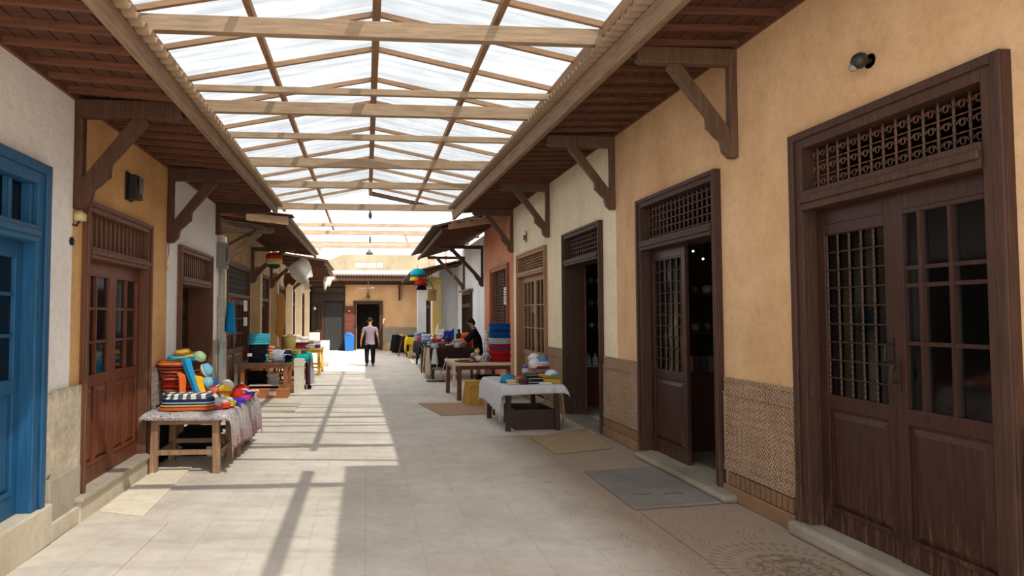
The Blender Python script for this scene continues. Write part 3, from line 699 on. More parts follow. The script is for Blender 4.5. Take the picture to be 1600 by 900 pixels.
# small metal awning above the meter
o = thing('metal_awning', 'small dented metal awning above the electricity meter', 'awning', (XL2+.3, 10.75, 3.15))
b = MB(); b.grid(lambda u, v: (.0+.7*u, -.18+.5*v, .1-.1*u+.012*math.sin(v*30)), 3, 30); b.build('sheet', CORR_D, o, smooth=True, solid=.01)
MB().beam((.0, .25, -.3), (.55, .25, .0), .03, .04).build('strut', W_BRK, o)

# brackets
def bracket(label, x, y, zt, out, L=.86, hgt=.78, mat=W_BRK, th=.09, reach=.55, group=None, arm_h=.15, hook=True, brace=True):
    """zt = underside of the arm"""
    t = thing('wooden_bracket', label, 'bracket', (x, y, zt), 0 if out == 1 else PI, group, kind='structure')
    MB().box(0, .07, -th/2+.004, th/2-.004, -hgt, -.001).build('wall_post', mat, t, bevel=.006)
    MB().prism([(0, 0), (L-.05, 0), (L, .03), (L, arm_h), (0, arm_h)], -th/2, th/2).build('arm', mat, t, bevel=.006)
    if not brace: return t
    s = reach; d = .085
    poly = [(.07, -hgt+.0), (.13, -hgt+.06), (.15, -hgt+.16), (.2, -hgt+.2)]
    k0 = Vector((.07, -hgt+.22)); k1 = Vector((s, 0)); dr = (k1-k0).normalized(); nn = Vector((dr.y, -dr.x))
    if hook: 
        p = k0+dr*.16+nn*.1; poly += [(p.x-.0, p.y-.02), (p.x+.03, p.y), (p.x+.03, p.y+.05)]
    q = k0+dr*.26+nn*.06; poly += [(q.x, q.y), (s+.03, -.035), (s+.03, 0), (s-.09, 0), (.07, -hgt+.26)]
    MB().prism(poly, -th*.42, th*.42).build('brace', mat, t, bevel=.005)
    return t
for y, lb in ((5.45, 'dark timber bracket between the white and ochre left walls'), (7.93, 'dark timber bracket beside the open slatted left doorway'), (10.42, 'dark timber bracket at the end of the near left roof')):
    bracket(lb, XL, y, 3.33, 1, .86, .76 if y < 10 else .35, reach=.55, brace=y < 10)
for y, lb in ((2.6, 'timber bracket right of the nearest right double door'), (5.6, 'large timber bracket between the two nearest right doors'), (8.5, 'timber bracket between the second and third right doors'),
              (11.65, 'timber bracket between the third right doorway and the light brown door'), (14.6, 'timber bracket beside the pinkish wall')):
    bracket(lb, XR, y, 4.0, -1, .95, .86, mat=W_BRKR, reach=.62)
for y, lb in ((11.9, 'reddish diagonal bracket in front of the grilled left shop door'), (15.3, 'timber bracket above the black crates'), (18.3, 'timber bracket behind the hanging white cloth'), (22.2, 'pale timber bracket above the tall white box')):
    bracket(lb, XL2, y, 3.2 if y < 20 else 3.05, 1, 1.0, .75, mat=W_BRKR, reach=.75, arm_h=.1, hook=False)
for y, lb in ((18.4, 'dark timber bracket on the whitewashed right wall'), (21.9, 'pale timber strut above the hanging hats')):
    bracket(lb, XR, y, 3.62, -1, 1.3, 1.1, mat=W_BRK if y < 20 else W_BRKR, reach=.95, arm_h=.1, hook=False)
bracket('small dark bracket under the far end roof', 1.6, 30.98, 3.3, 1, .5, .9, reach=.3).rotation_euler = (0, 0, -PI/2)
# end roof
t = thing('lean_to_roof', 'low roof edge across the far end wall', 'roof', (0, 30.2, 3.5), kind='structure')
MB().hexa([(-3.0, -.2, -.05), (3.4, -.2, -.05), (3.4, 1.0, .3), (-3.0, 1.0, .3), (-3.0, -.2, .0), (3.4, -.2, .0), (3.4, 1.0, .36), (-3.0, 1.0, .36)]).build('roof_deck', plaster((206, 190, 160), (184, 166, 134), '_roof'), t)
MB().box(-3.0, 3.4, -.22, -.16, -.2, .0).build('fascia', W_BRK, t, bevel=.01)
b = MB(); b.grid(lambda u, v: (-3.0+6.4*u, -.3+.35*v, .02+.1*v+.02*math.sin(u*300)), 400, 1); b.build('tile_edge', CORR_D, t, smooth=True, solid=.015)
MB().box(-3.0, 3.4, .55, .63, -.35, -.18).build('inner_beam', W_BRK, t, bevel=.01)

# ------------------------------------------------------------------ translucent canopy
XRID, ZR, ZE, XEL, XER = .1, 4.9, 4.46, -2.12, 2.3
t = thing('translucent_canopy', 'translucent corrugated sheet canopy on timber frame over the alley', 'canopy', (0, 0, 4.3), kind='structure')
can = t
def C(x, y, z): return (x, y, z-4.3)
def slopez(x): return ZR-(ZR-ZE)*(abs(x-XRID)/((XRID-XEL) if x < XRID else (XER-XRID)))
yc0, yc1 = 1.0, 16.8
for xe, nm in ((XEL-.12, 'left'), (XER+.1, 'right')):
    b = MB(); nv = int((yc1-yc0)/.09*4)
    b.grid(lambda u, v: C(XRID+(xe-XRID)*u, yc0+(yc1-yc0)*v, slopez(XRID+(xe-XRID)*u)+.075+.006*math.sin(2*PI*(yc0+(yc1-yc0)*v)/.09)), 4, nv)
    tag(b.build('translucent_sheet', SHEET, t, smooth=True), 'milky corrugated sheet on the %s slope' % nm)
MB().beam(C(XRID, 4.6, ZR), C(XRID, yc1, ZR), .085, .13).build('ridge_beam', W_BEAMy, t)
for x, ye in ((-1.13, 22.5), (1.3, yc1)):
    MB().beam(C(x, 5.5, slopez(x)-.0), C(x, ye, slopez(x)), .06, .08).build('purlin', W_BEAMy, t)
MB().beam(C(1.34, yc0, slopez(1.3)), C(1.34, 4.45, slopez(1.3)), .1, .09).build('purlin', W_BEAMy, t)
MB().beam(C(XEL, yc0, ZE-.03), C(XEL, yc1, ZE-.03), .07, .1).build('wall_plate', W_BEAMy, t)
MB().beam(C(XER, yc0, ZE-.03), C(XER, yc1, ZE-.03), .09, .12).build('wall_plate', W_BEAMy, t)
ry = [5.0, 5.9, 6.75, 7.65, 8.65, 9.6, 10.95, 12.07, 13.0, 13.9, 15.1, 16.0]
for y in ry:
    for xe in (XEL, XER):
        MB().beam(C(XRID, y, ZR+.025), C(xe, y, ZE+.025), .045, .055).build('rafter', W_RAFT, t)
tag(MB().hexa([C(XRID, 16.76, ZR-.06), C(XER-.3, 16.76, ZE+.0), C(XER-.3, 16.82, ZE+.0), C(XRID, 16.82, ZR-.06), C(XRID, 16.76, ZR+.06), C(XER-.3, 16.76, ZE+.1), C(XER-.3, 16.82, ZE+.1), C(XRID, 16.82, ZR+.06)]).build('barge_board', CORR_D, t), 'dark board closing the right gable end')
def tie(y, z0, th, w, parent=None, xl=-2.4, xr=3.4):
    return MB().box(xl, xr, y-w/2, y+w/2, z0-4.3, z0-4.3+th).build('tie_beam', W_BEAM, parent, bevel=.006)
for y, th in ((4.04, .15), (5.95, .155), (8.31, .155), (11.29, .155), (13.13, .13), (15.9, .16)): tie(y, 4.3, th, .09, t)
for y, th in ((7.52, .075), (9.48, .085)): tie(y, 4.3, th, .06, t)
for i, (y, z, th, w, xl, xr) in enumerate(((18.9, 4.3, .1, .07, -2.7, 3.4), (20.8, 4.3, .145, .09, -2.7, 3.4), (23.4, 4.29, .09, .07, -2.6, 3.2), (24.8, 4.28, .14, .09, -2.6, 3.2))):
    o = MB().box(xl, xr, -w/2, w/2, 0, th).build('timber_beam', W_BEAM, bevel=.006); o.location = (0, y, z)
    tag(o, ['thin timber beam crossing open sky just past the canopy', 'thick timber beam crossing open sky, second past the canopy', 'slim upper timber beam with a short brace near the far end', 'thick timber beam farthest along the alley, above the bell lamp'][i], 'beam')
# posts carrying the far beams
for i, (x, y, zb) in enumerate(((-2.62, 18.9, 3.62), (-2.62, 20.8, 3.62), (-2.55, 23.4, 3.62), (-2.55, 24.8, 3.62), (3.32, 18.9, 4.0), (3.32, 20.8, 4.0), (3.1, 23.4, 4.0), (3.1, 24.8, 3.5))):
    o = MB().box(-.05, .05, -.05, .05, 0, 4.29-zb).build('roof_post', W_BEAM); o.location = (x, y, zb)
    tag(o, 'short wooden post on the roofs holding up an end of the far beams', 'post', 'short posts under the far beams')
o = MB().beam((0, 0, 0), (-.12, 0, .42), .06, .08).build('short_brace', W_RAFT); o.location = (1.55, 23.4, 4.2); tag(o, 'short slanted wooden brace between the two farthest beams', 'brace')
# old corrugated patch above the near right side (out of frame, casts the toothed shade seen on the paving)
c = corr(1.76, 3.4, 1.0, 4.62, 4.72, 4.72, pitch=.117, amp=.03)
tag(c.build('corrugated_patch', CORR_D, None, smooth=True, solid=.01), 'old corrugated iron sheet laid over the near right part of the canopy', 'roof sheet', kind='structure')
# hanging wires and lamps
CORD = plain((40, 38, 36), .6, key='cord')
def pendant(x, y, ztop, z, r, lab, bell=True):
    t = thing('pendant_lamp', lab, 'lamp', (x, y, z))
    MB().tube([(0, 0, .1), (0, 0, ztop-z)], .008, 5).build('cord', CORD, t)
    MB().lathe([(.02, .14), (.04, .12), (.05, .08), (r*.6, .05), (r, -.06), (r*.9, -.06), (.03, .0)] if bell else [(.01, .16), (.03, .1), (r, .04), (r, -.02), (r*.4, -.08), (.01, -.1)], 14).build('lamp_shade', plain((70, 72, 74), .5), t, smooth=True)
pendant(.1, 16.75, 4.84, 4.3, .05, 'small dark pendant fitting below the canopy ridge end', False)
pendant(.12, 20.8, 4.3, 4.13, .04, 'tiny dark pendant fitting on the thick beam', False)
pendant(.12, 24.75, 4.28, 4.1, .16, 'dark bell shaped pendant lamp above the walking man')
o = thing('hanging_bulb', 'bare white bulb on a wire from the far left roof', 'bulb', (-1.98, 25, 1.95)); MB().tube([(0, 0, .05), (0, 0, 1.42)], .006, 5).build('cord', CORD, o)
b = MB(); b.blob((0, 0, 0), (.05, .05, .06)); b.build('bulb', plain((240, 240, 236), .3), o, smooth=True)

# ------------------------------------------------------------------ wall fixtures
t = thing('wall_lamp', 'black boxy wall lamp on the deep ochre wall above the brown doors', 'lamp', (XL, 6.62, 2.98), PI/2)
MB().box(-.09, .09, -.02, 0, -.13, .15).build('back_plate', plain((30, 28, 28), .5), t)
MB().hexa([(-.07, -.13, -.12), (.07, -.13, -.12), (.07, -.02, -.12), (-.07, -.02, -.12), (-.06, -.1, .13), (.06, -.1, .13), (.06, -.02, .13), (-.06, -.02, .13)]).build('housing', plain((36, 34, 34), .4), t, bevel=.01); lh = t.children[-1] if 0 else [c for c in COL.objects if c.name.startswith('housing')][-1]
MB().box(-.045, .045, -.135, -.125, -.06, .1).build('lens', plain((96, 94, 92), .3), lh)
t = thing('spotlight', 'small round floodlight with pale lens on the ochre wall above the nearest right door', 'lamp', (XR, 4.02, 3.42), -PI/2)
MB().lathe([(.05, -.01), (.05, .0)], 14).build('mount', IRON, t, rot=(R(90), 0, 0))
b = MB(); b.blob((0, -.075, 0), (.055, .05, .055)); b.build('housing', plain((46, 40, 36), .5), t, smooth=True)
b = MB(); b.blob((-.03, -.095, -.035), (.03, .03, .03)); b.build('bulb', plain((150, 146, 140), .4), t, smooth=True)
MB().tube([(0, 0, .0), (0, -.05, .0)], .02, 8).build('arm', IRON, t)
o = thing('wall_hook_lamp', 'cream broken lamp holder on the wall under the first left bracket', 'lamp', (XL, 5.42, 2.52), PI/2)
MB().lathe([(.045, -.05), (.05, .0), (.02, .03)], 10, (0, -.06, 0)).build('socket', plain((206, 190, 140), .5), o, smooth=True)
MB().tube([(0, -.06, -.04), (.0, -.03, -.09), (0, 0, -.08)], .01, 6).build('hook', IRON, o)
o = thing('wall_socket', 'round black hole cover on the white wall beside the brown doors', 'socket', (XL, 5.4, 2.3), PI/2)
MB().lathe([(.035, 0), (.035, .012)], 16).build('cover', plain((30, 28, 26), .6), o, rot=(R(90), 0, 0)); MB().lathe([(.02, 0), (.02, .02)], 12).build('knob', IRON, o, rot=(R(90), 0, 0))
o = thing('hanging_bulb', 'pale elongated bulb hanging on the ochre wall beside the slatted transom', 'bulb', (XL+.04, 7.85, 2.32))
b = MB(); b.blob((0, 0, 0), (.022, .022, .1)); b.build('bulb', plain((222, 214, 200), .3), o, smooth=True); MB().tube([(0, 0, .09), (-.0, 0, .25)], .005, 5).build('cord', CORD, o)
# meter & conduits
t = thing('wall_pier', 'narrow pale pier carrying the conduits', 'pier', (XL2, 10.5, 0), kind='structure'); MB().box(0, .28, .0, .85, 0, 3.05).build('shaft', CREAM, t, bevel=.01)
t = thing('electricity_meter', 'grey electricity meter box with mesh cover at the roof end', 'meter', (XL+.0, 10.6, 2.45), PI/2)
MB().box(-.13, .15, -.14, 0, 0, .42).build('case', plain((128, 126, 120), .6), t, bevel=.015)
b = MB()
for k in range(5): b.tube([(-.09, -.145, .05+.08*k), (.11, -.145, .08+.07*k)], .01, 5)
b.tube([(-.05+.05*math.sin(u), -.15, .22+.12*math.cos(u)) for u in [j*PI/6 for j in range(13)]], .01, 5)
b.build('mesh_cover', plain((92, 92, 90), .6), t)
for i, (y, r) in enumerate(((10.68, .022), (10.78, .03), (10.88, .022), (11.0, .028))):
    o = MB().tube([(0, 0, 0), (0, 0, 2.45 if i else 2.0)], r, 8).build('conduit_pipe', plain((196, 190, 176), .5), smooth=True); o.location = (XL+.0, y, .0)
    tag(o, ['thin grey conduit pipe nearest the roof end', 'thick cream conduit pipe second from the meter side', 'thin cream conduit pipe third from the meter side', 'thick cream conduit pipe beside the blue bag'][i], 'pipe')
o = MB().box(0, .05, 0, .38, 0, 1.05).build('metal_cover_plate', plain((176, 182, 180), .35, .5), bevel=.008); o.location = (XL+.03, 10.55, .25); tag(o, 'tall shiny metal cover plate over the foot of the conduit pipes', 'cover plate')
# blue bag
t = thing('hanging_bag', 'bright blue cloth bag hanging beside the grilled left shop door', 'bag', (XL+.07, 11.25, 1.4))
b = MB(); b.grid(lambda u, v: ((.05+.04*(1-v))*math.sin(2*PI*u)*(1+.15*math.sin(6*PI*u)), (.2*(1-v**1.5)+.03)*math.cos(2*PI*u)+.05*v, .0+.52*v+.02*math.sin(8*PI*u)*(1-v)), 28, 10)
b.build('cloth', cloth((22, 130, 186)), t, smooth=True)
b = MB(); b.tube([(0, .05, .5), (0, .06, .62)], .012, 5); b.build('drawstring', cloth((190, 60, 40)), t)

# hanging cloths
def sheet_cloth(name, lab, loc, rz, w, h, mat, cat='cloth', drop=.15, seed=0, solid=.008):
    b = MB()
    b.grid(lambda u, v: ((u-.5)*w*(1-.25*abs(v-.5)), .05*math.sin(u*9+seed)+.04*math.sin(v*5+seed)-.12*math.sin(PI*u), -h*(1-v)-drop*math.sin(PI*u+.4*seed)*(1-v)+.06*math.sin(u*13+seed)*(1-v)), 22, 14)
    o = b.build(name, mat, smooth=True, solid=solid); o.location = loc; o.rotation_euler = (0, 0, rz); return tag(o, lab, cat)
o = sheet_cloth('hanging_cloth', 'crumpled white cloth hanging under the left roof edge', (-1.95, 17.7, 3.15), R(12), .62, .5, cloth((236, 232, 220)), seed=1); o.rotation_euler = (0, R(-38), R(10))
o = sheet_cloth('hanging_cloth', 'small white cloth hanging at the far left roof end', (-1.32, 22.9, 3.05), 0, .4, .28, cloth((240, 238, 228)), seed=3)
o = sheet_cloth('hanging_fabric', 'brown fabric length hanging on the tan left pillar', (-2.46, 18.5, 2.3), R(80), .28, 1.1, cloth((188, 132, 74)), drop=.1, seed=2)
o = sheet_cloth('hanging_fabric', 'dark brown fabric draped under the small left roof', (-2.3, 20.3, 3.0), R(20), .6, .35, cloth((120, 78, 48)), drop=.1, seed=5)

def hang(o, dz, p0=(0, 0, 0)):
    e1 = o.rotation_euler.to_matrix().inverted() @ Vector((0, 0, dz)); MB().tube([p0, tuple(Vector(p0)+e1)], .006, 5).build('cord', CORD, o)
for o in list(COL.objects):
    if o.name == 'hanging_cloth': hang(o, .3)
    elif o.name == 'hanging_cloth.001': hang(o, .3)
    elif o.name == 'hanging_fabric.001': hang(o, .42)
    elif o.name == 'hanging_fabric': hang(o, 1.1)
# ------------------------------------------------------------------ mats and panels on the paving
def mat_obj(name, pts, th, mat, lab, cat='mat'):
    cx = sum(p[0] for p in pts)/4; cy = sum(p[1] for p in pts)/4
    b = MB(); zz = [p[2] if len(p) > 2 else .002 for p in pts]
    b.hexa([(p[0]-cx, p[1]-cy, z) for p, z in zip(pts, zz)]+[(p[0]-cx, p[1]-cy, z+th) for p, z in zip(pts, zz)])
    o = b.build(name, mat, bevel=.004); o.location = (cx, cy, 0); return tag(o, lab, cat)
mat_obj('ramp_board', [(-2.28, 5.78, .0), (-1.86, 5.62, .0), (-1.92, 7.35, .0), (-2.28, 7.42, .0)], .02, plaster((232, 222, 200), (220, 208, 184), '_board', b=.1), 'cream board lying on the paving below the brown door step', 'board')
mat_obj('paving_panel', [(-2.35, 3.6), (-1.66, 3.6), (-1.6, 5.45), (-2.3, 5.45)], .012, FLOOR, 'low stone panel with dark edge on the paving by the blue door', 'paving panel')
mat_obj('ramp_board', [(-2.25, 11.35), (-1.25, 11.35), (-1.25, 12.4), (-2.25, 12.5)], .025, STONE_L, 'pale board on the paving before the middle left table', 'board')
mat_obj('cardboard_mat', [(1.27, 10.75), (2.2, 10.95), (2.2, 12.3), (1.0, 12.3)], .012, cloth((186, 152, 124)), 'thin brown cardboard mat beside the yellow stool')
mat_obj('cardboard_mat', [(2.26, 8.75), (2.3, 7.7), (3.12, 8.0), (3.2, 9.2, .03)], .02, cloth((172, 148, 118)), 'brown cardboard sheet on the paving before the third right doorway')
t = thing('door_mat', 'grey stone panel with dark worn lines before the half open right door', 'mat', (2.75, 6.1, 0))
MB().hexa([(-.42, -.62, .002), (.44, -.5, .002), (.44, .85, .002), (-.4, .7, .002), (-.42, -.62, .022), (.44, -.5, .022), (.44, .85, .022), (-.4, .7, .022)]).build('panel', plaster((138, 132, 124), (114, 109, 102), '_grey_panel', b=.2), t, bevel=.006)
random.seed(5)
for x0_ in (-.26, .04):
    b = MB()
    b.box(x0_, x0_+.19, -.22, -.214, .0215, .0232); b.box(x0_+.01, x0_+.2, -.2, -.195, .0215, .0232); b.box(x0_+.1, x0_+.103, -.219, -.197, .0215, .0232)
    b.build('worn_line', plain((50, 48, 46), .8), t)

# ------------------------------------------------------------------ furniture and goods builders
def table(lab, loc, rz, w, d, h, mat, top_mat=None, leg=.07, st=True, top_th=.035, apron=.08, name='stall_table', shelf=None, inset=.04):
    t = thing(name, lab, 'table', loc, rz)
    MB().box(-w/2, w/2, 0, d, h-top_th, h).build('table_top', top_mat or mat, t, bevel=.005)
    b = MB(); z1 = h-top_th; a0, a1 = -w/2+inset, w/2-inset; c0, c1 = inset, d-inset
    b.box(a0, a1, c0, c0+.03, z1-apron, z1); b.box(a0, a1, c1-.03, c1, z1-apron, z1); b.box(a0, a0+.03, c0, c1, z1-apron, z1); b.box(a1-.03, a1, c0, c1, z1-apron, z1)
    b.build('apron', mat, t)
    for x in (a0-.005, a1-leg+.005):
        for y in (c0-.005, c1-leg+.005):
            s_ = -.015 if x < 0 else .015
            MB().hexa([(x+s_, y, 0), (x+leg+s_, y, 0), (x+leg+s_, y+leg, 0), (x+s_, y+leg, 0), (x, y, z1), (x+leg, y, z1), (x+leg, y+leg, z1), (x, y+leg, z1)]).build('leg', mat, t, bevel=.004)
    if st:
        b = MB(); zs = .2; b.box(a0+leg*.5, a1-leg*.5, c0+.01, c0+.045, zs, zs+.05); b.box(a0+leg*.5, a1-leg*.5, c1-.045, c1-.01, zs, zs+.05)
        b.box(a0+.01, a0+.045, c0+leg*.5, c1-leg*.5, zs-.03, zs+.02); b.box(a1-.045, a1-.01, c0+leg*.5, c1-leg*.5, zs-.03, zs+.02)
        b.build('stretcher', mat, t)
    if shelf: MB().box(a0, a1, c0, c1, shelf, shelf+.02).build('shelf', mat, t)
    return t
def tablecloth(lab, loc, rz, w, d, z, mat, front=.08, left=.1, right=.4, back=.05, wave=.02, corner=.2, seed=0):
    """cloth with origin at the front centre of the table; overhangs drop by the given heights"""
    b = MB(); nx, ny = 40, 40; hw = w/2+.012
    def fn(u, v):
        # param extents incl. overhang
        x = -hw-left+(2*hw+left+right)*u; y = -.012-front+(d+.024+front+back)*v
        ox = max(0, x-hw) if x > 0 else max(0, -x-hw); oy = max(0, -.012-y) if y < .1 else max(0, y-(d+.012))
        sx = 1 if x > 0 else -1
        px = max(-hw, min(hw, x)); py = max(-.012, min(d+.012, y))
        drop = max(ox, oy)+min(ox, oy)*.75
        wv = wave*math.sin((py if ox > oy else px)*17+seed)*min(1, drop/.12)
        if ox > 0: px += sx*(.015+.05*ox+abs(wv)+ .25*min(ox, oy))
        if oy > 0: py += (-1 if y < 0 else 1)*(.015+.05*oy+abs(wv)*.8+ .25*min(ox, oy))
        edge = .02*math.sin(x*9+seed)+.02*math.sin(y*7+seed) if drop > 0 else 0
        if drop <= 0: z_ = .004*math.sin(x*20+seed)*math.sin(y*17)
        else: z_ = -drop*(1+.1*math.sin(seed+3*(x+y)))
        return (px, py, z+.008+z_)
    b.grid(fn, nx, ny)
    o = b.build('tablecloth', mat, smooth=True, solid=.006); o.location = loc; o.rotation_euler = (0, 0, rz)
    return tag(o, lab, 'tablecloth')
def folded(b, c, w, d, h, seed=0, layers=2, rz=0, nm=1):
    """a folded garment: stacked soft layers"""
    for k in range(layers):
        hh = h/layers; b.cur = k % max(1, nm)
        b.blob((c[0]+.008*math.sin(seed*3+k*2), c[1]+.008*math.cos(seed+k), c[2]+hh*(k+.5)), (w/2, d/2, hh*.56), .45, 18, 7, .08, seed+k*.37, rz)
    return b
def garment(lab, loc, w, d, h, mat, rz=0, seed=0, layers=2, name='folded_garment', cat='garment', group=None, tilt=0):
    o = folded(MB(), (0, 0, 0), w, d, h, seed, layers, 0, len(mat) if isinstance(mat, list) else 1).build(name, mat, smooth=True); o.location = loc; o.rotation_euler = (tilt, 0, rz)
    return tag(o, lab, cat, group)
def beanie(lab, loc, r, c1, c2=None, rz=0, tilt=(0, 0), pom=True, group=None, seed=0):
    t = thing('knitted_hat', lab, 'hat', loc, rz, group); t.rotation_euler = (tilt[0], tilt[1], rz)
    b = MB(); b.blob((0, 0, r*.35), (r, r, r*.8), .9, 18, 9, .1, seed, 0, .3); cr = b.build('crown', cloth(c1), t, smooth=True)
    b = MB(); b.lathe([(r*.9, 0), (r*1.06, .004), (r*1.08, r*.2), (r*1.02, r*.32), (r*.9, r*.33)], 20); b.build('brim', cloth(c2 or c1), t, smooth=True)
    if pom: b = MB(); b.blob((0, 0, r*1.2), (r*.28,)*3, 1, 10, 7, .3, seed); b.build('pompom', cloth(c2 or (240, 236, 226)), cr, smooth=True)
    return t
def brimhat(lab, loc, r, c, tilt=(0, 0), rz=0, crown=.45, band=None):
    t = thing('brimmed_hat', lab, 'hat', loc, rz); t.rotation_euler = (tilt[0], tilt[1], rz)
    b = MB(); b.lathe([(r, .012), (r*.99, 0), (r*.6, .012), (r*.55, .02), (r*.5, r*crown*.8), (r*.4, r*crown), (r*.05, r*crown*.97)], 24); hb = b.build('hat_body', cloth(c), t, smooth=True)
    b = MB(); b.lathe([(r*.575, .018), (r*.57, .05)], 24); b.build('hat_band', cloth(band or tuple(x*.7 for x in c)), hb, smooth=True)
    return t
def cap(lab, loc, r, c1, c2, rz=0, tilt=(0, 0)):
    t = thing('cap', lab, 'hat', loc, rz); t.rotation_euler = (tilt[0], tilt[1], rz)
    b = MB(); b.blob((0, 0, 0), (r, r*1.05, r*.85), 1, 18, 9, .03, 1, 0, 0); b.build('crown', cloth(c1), t, smooth=True)
    b = MB(); b.grid(lambda u, v: ((u-.5)*r*1.5*(1-.35*v*v), -r*.8-v*r*.8*math.sqrt(max(0, 1-(2*u-1)**2*.6)), .01+.02*(1-(2*u-1)**2)-.01*v), 10, 5); b.build('visor', cloth(c2), t, smooth=True, solid=.006)
    return t
def plush(lab, loc, s, c1, c2, rz=0, lie=False):
    t = thing('stuffed_toy', lab, 'toy', loc, rz)
    if lie: t.rotation_euler = (R(-60), 0, rz)
    b = MB(); b.blob((0, 0, s*.9), (s*.62, s*.55, s*.9), 1, 14, 9, .08, s*50)
    for x in (-1, 1): b.blob((x*s*.6, -s*.25, s*1.0), (s*.22, s*.45, s*.24), 1, 10, 6); b.blob((x*s*.42, -s*.6, s*.25), (s*.27, s*.55, s*.26), 1, 10, 6)
    b.build('body', cloth(c1), t, smooth=True)
    b = MB(); b.blob((0, -s*.05, s*2.15), (s*.55, s*.5, s*.5), 1, 14, 9, .05, 2); b.blob((0, -s*.5, s*2.0), (s*.22, s*.2, s*.18), 1, 10, 6)
    hd_ = b.build('head', cloth(c2), t, smooth=True)
    for x in (-1, 1): b = MB(); b.blob((x*s*.42, 0, s*2.6), (s*.2, s*.1, s*.24), 1, 10, 6); b.build('ear', cloth(c1), hd_, smooth=True)
    return t
def boxthing(name, lab, loc, w, d, h, mat, cat, rz=0, lid=None, label_=None):
    t = thing(name, lab, cat, loc, rz)
    MB().box(-w/2, w/2, -d/2, d/2, 0, h*.78).build('carton', mat, t, bevel=.004)
    MB().box(-w/2-.006, w/2+.006, -d/2-.006, d/2+.006, h*.78, h).build('lid', lid or mat, t, bevel=.004)
    if label_: MB().box(-w*.12, w*.12, -d/2-.01, -d/2-.005, h*.3, h*.7).build('paper_label', plain(label_, .8), t)
    return t

# ------------------------------------------------------------------ near left stall
WT1 = wood((130, 98, 72), (172, 136, 104), 'z', .65, wear=(190, 160, 128), key='_stall')
table('front worn wooden table of the nearest left stall, under the patterned cloth', (-1.93, 7.05, 0), 0, .78, .8, .64, WT1, leg=.075)
table('rear worn wooden table of the nearest left stall, under the patterned cloth', (-1.9, 7.95, 0), 0, .8, .78, .64, WT1, leg=.07)
PAT = cloth((206, 200, 200), c2=(110, 100, 112), key='_paisley')
def paisley():
    m, nt, p = newmat('paisley_cloth'); v = mapping(nt, (1, 1, 1))
    vo = N(nt, 'ShaderNodeTexVoronoi', feature='F1'); vo.inputs['Scale'].default_value = 19; nt.links.new(v, vo.inputs['Vector'])
    f = noise_n(nt, v, 40, 4, .8); a = mth(nt, 'SINE', mth(nt, 'MULTIPLY', vo.outputs['Distance'], 55))
    col = ramp(nt, mth(nt, 'ADD', mth(nt, 'MULTIPLY', a, .3), f), [(.42, lin((62, 54, 70))), (.5, lin((214, 206, 204)))])
    f2 = noise_n(nt, v, 3.2, 3); s = N(nt, 'ShaderNodeSeparateXYZ'); nt.links.new(v, s.inputs[0])
    low = ramp(nt, s.outputs[2], [(.22, (1, 1, 1, 1)), (.48, (0, 0, 0, 1))])
    col = mix(nt, mth(nt, 'MULTIPLY', low, .5), col, lin((140, 50, 60)))
    nt.links.new(col, p.inputs['Base Color']); p.inputs['Roughness'].default_value = .95; bump(nt, p, f, .4, .004); return m
tablecloth('grey and wine paisley cloth draped over the nearest left stall tables', (-1.92, 7.05, 0), 0, .84, 1.7, .645, paisley(), front=.07, left=.03, right=.45, back=.1, wave=.04, seed=1.3)
zt = .665
# front flat stack
cols = [((226, 120, 60), None, 'orange'), ((196, 70, 50), (230, 190, 120), 'red and cream'), ((40, 70, 110), (180, 190, 200), 'navy blue edged'), ((30, 60, 96), None, 'navy blue'), ((236, 232, 224), (50, 50, 66), 'white and black zigzag')]
z = zt
for i, (c1, c2, nm) in enumerate(cols):
    mt = cloth(c1, c2=(96, 98, 112), stripes=('X', 3.2, 5.)) if i == 4 else cloth(c1)
    hgt = .03 if i < 4 else .055
    garment('%s folded garment, %s in the flat front stack at left' % (nm, ordn(i, 5)), (-1.95+.01*(i % 2), 7.26+.01*i, z), .6-.02*i, .3, hgt, mt if i != 1 and i != 2 else [cloth(c1), cloth(c2)], R(3), i, 2 if i < 4 else 3, group='folded garments at the front of the nearest left table'); z += hgt*.97
# right half small ones
for i, (c, nm) in enumerate((((210, 60, 110), 'pink'), ((200, 196, 200), 'grey white'), ((236, 232, 228), 'white'))):
    garment('%s folded garment beside the zigzag stack, %s of three' % (nm, ORD[i] if i < 2 else 'topmost'), (-1.62, 7.38+.02*i, zt+.03*i), .2, .26, .03, cloth(c), R(-8), i+9)
# tall leaning stack
o = thing('storage_crate', 'dark covered crate standing left of the nearest stall table, under the leaning stack', 'crate', (-2.13, 7.62, 0)); 
# it sits between the wall and the table legs: build as low box on the ground behind
bcols = [((226, 80, 40), 'orange red'), ((240, 170, 50), 'yellow'), ((60, 120, 110), 'teal and cream'), ((232, 96, 46), 'orange'), ((190, 44, 40), 'red'), ((120, 36, 44), 'maroon'), ((224, 110, 60), 'bright orange'), ((70, 50, 50), 'dark striped'), ((220, 90, 44), 'vermilion')]
bpy.data.objects.remove(o)
z = zt; zstack = []
for i, (c, nm) in enumerate(bcols):
    c2 = [(250, 200, 80), None, (230, 220, 190), (120, 40, 30), None, (230, 150, 60), (80, 40, 40), (210, 90, 50), (250, 170, 90)][i]
    mt = [cloth(c), cloth(c2)] if c2 else cloth(c)
    hgt = .058 if i else .05
    garment('%s folded blanket, %s in the tall leaning stack at left' % (nm, ordn(i, 9)), (-2.1-.014*i+.02*math.sin(i*2.3), 7.72+.015*math.cos(i*1.9), z), .42-.03*(i % 3), .42, hgt, mt, R(-8+7*(i % 3)), i+20, 3, name='folded_blanket', cat='blanket', group='blankets of the tall leaning stack'); z += hgt*.98
ztop = z
